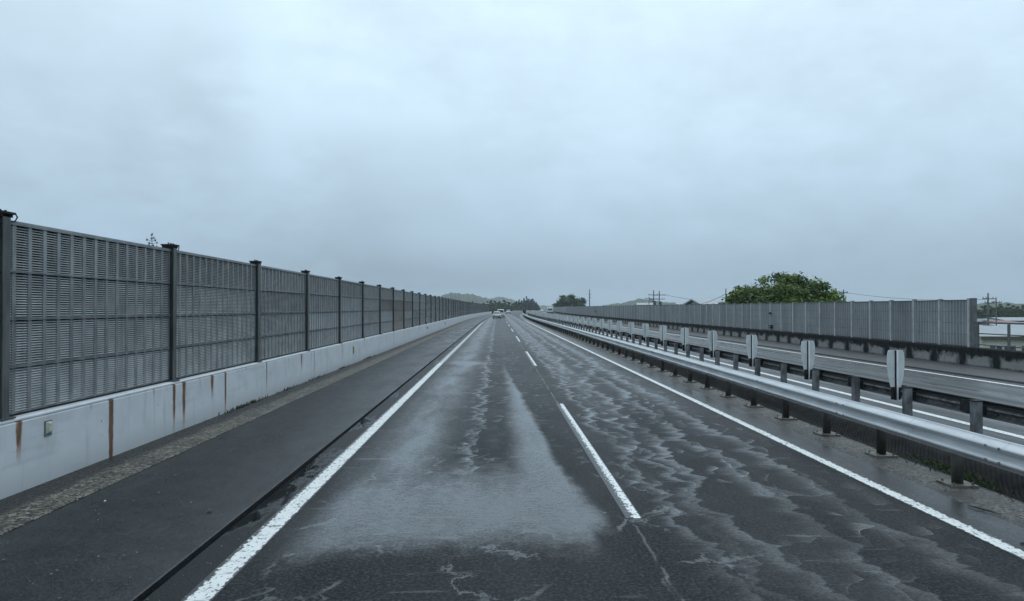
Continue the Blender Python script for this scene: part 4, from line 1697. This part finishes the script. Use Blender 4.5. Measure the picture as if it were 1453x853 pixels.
# ------------------------------------------------------------------ haze
hb = MB()
hb.box(-3050, 3050, -260, 5250, GZ - 1.0, 95)
hz = hb.build('haze', bpy.data.materials.new('haze_air'))
hm = hz.data.materials[0]
hm.use_nodes = True
hm.node_tree.nodes.clear()
hg = G(hm.node_tree)
ho = hg.n('ShaderNodeOutputMaterial')
hv = hg.n('ShaderNodeVolumePrincipled')
hv.inputs['Color'].default_value = (.80, .88, .95, 1)
hv.inputs['Density'].default_value = 0.00018
hv.inputs['Anisotropy'].default_value = 0.0
hm.node_tree.links.new(hv.outputs[0], ho.inputs['Volume'])
tag(hz, 'thin pale blue rain haze over the whole landscape', 'haze', kind='stuff')

# ------------------------------------------------------------------ sky and light
SUN_EL, SUN_AZ = R(58), R(20)
w = bpy.data.worlds.new('World')
scene.world = w
w.use_nodes = True
w.node_tree.nodes.clear()
g = G(w.node_tree)
out = g.n('ShaderNodeOutputWorld')
sky = g.n('ShaderNodeTexSky', sky_type='NISHITA')
sky.sun_disc = False
sky.sun_elevation = SUN_EL
sky.sun_rotation = SUN_AZ
sky.air_density = 1.0
sky.dust_density = 2.0
bg1 = g.n('ShaderNodeBackground', {'Color': sky.outputs[0], 'Strength': .08})
tc = g.n('ShaderNodeTexCoord')
sp = g.n('ShaderNodeSeparateXYZ', {0: tc.outputs['Generated']})
dx, dy, dz = sp.outputs[0], sp.outputs[1], sp.outputs[2]
ramp = g.n('ShaderNodeValToRGB', {0: g.m('MAXIMUM', dz, 0.0)})
cr = ramp.color_ramp
cr.elements[0].position = 0.0
cr.elements[0].color = (.33, .465, .615, 1)
cr.elements[1].position = 1.0
cr.elements[1].color = (1.12, 1.34, 1.50, 1)
for p_, c_ in ((.05, (.385, .53, .675, 1)), (.12, (.485, .65, .80, 1)), (.22, (.635, .825, .985, 1)), (.36, (.74, .94, 1.085, 1)), (.55, (.90, 1.12, 1.27, 1))):
    e = cr.elements.new(p_)
    e.color = c_
# cloud masses: soft noise along the sky directions
cv = g.n('ShaderNodeVectorMath', {0: tc.outputs['Generated'], 1: (2.2, 2.2, 4.2)}, operation='MULTIPLY')
n1 = g.noise(cv.outputs[0], 1.6, 4, .5)
n2 = g.noise(cv.outputs[0], 4.5, 5, .55)
n3 = g.noise(g.n('ShaderNodeVectorMath', {0: cv.outputs[0], 1: (7.3, 2.1, 4.4)}, operation='ADD').outputs[0], 9.0, 4, .5)
wx = g.add(dx, g.mul(g.sub(n2, .5), .16), g.mul(g.sub(n3, .5), .05))
wz = g.add(dz, g.mul(g.sub(n2, .5), .06), g.mul(g.sub(n3, .5), .03))
b1 = g.mul(g.sub(1.0, g.ss(-.38, -.28, wx)), g.gauss(wz, .24, .10), g.lin(-.75, -.35, .5, 1.0, dx))
b2 = g.mul(g.gauss(wx, -.20, .11), g.ss(.27, .21, wz), .8)
b3 = g.mul(g.gauss(wx, -.02, .22), g.gauss(wz, .045, .035), .9)
b4 = g.mul(g.gauss(wx, -.42, .3), g.gauss(wz, .13, .05), .5)
br = g.mul(g.gauss(wx, -.22, .14), g.gauss(wz, .31, .09), .8)
b5 = g.mul(g.ss(.2, .55, wx), .35)
dark = g.add(g.mul(b1, .22), g.mul(b2, .16), g.mul(b3, .17), g.mul(b4, .06), g.mul(b5, .09), g.mul(g.sub(n1, .5), .30), g.mul(g.sub(n2, .5), .22), g.mul(g.sub(n3, .5), .10), g.mul(br, -.12))
lum = g.sub(1.0, dark)
cm = g.n('ShaderNodeVectorMath', {0: ramp.outputs[0]}, operation='SCALE')
g.put(cm.inputs['Scale'], lum)
bg2 = g.n('ShaderNodeBackground', {'Color': cm.outputs[0], 'Strength': 1.0})
mixs = g.n('ShaderNodeMixShader', {0: .92})
g.t.links.new(bg1.outputs[0], mixs.inputs[1])
g.t.links.new(bg2.outputs[0], mixs.inputs[2])
g.t.links.new(mixs.outputs[0], out.inputs[0])

sd = bpy.data.lights.new('sun', 'SUN')
sd.energy = .5
sd.angle = R(40)
sd.color = (1.0, .97, .93)
so = bpy.data.objects.new('sun', sd)
COL.objects.link(so)
so.rotation_euler = (R(90) - SUN_EL, 0, -SUN_AZ)
d = Vector((math.sin(SUN_AZ) * math.cos(SUN_EL), math.cos(SUN_AZ) * math.cos(SUN_EL), math.sin(SUN_EL)))
so.rotation_euler = (-d).to_track_quat('-Z', 'Y').to_euler()

# ------------------------------------------------------------------ render settings
vs = scene.view_settings
scene.display_settings.display_device = 'sRGB'
vs.view_transform = 'Standard'
vs.look = 'None'
vs.exposure = 0.0
vs.gamma = 1.0
vs.use_curve_mapping = False
scene.render.engine = 'CYCLES'
cy = scene.cycles
cy.use_denoising = True
cy.max_bounces = 6
cy.diffuse_bounces = 3
cy.glossy_bounces = 3
cy.transmission_bounces = 2
cy.transparent_max_bounces = 6
cy.volume_bounces = 1
cy.sample_clamp_indirect = 4.0
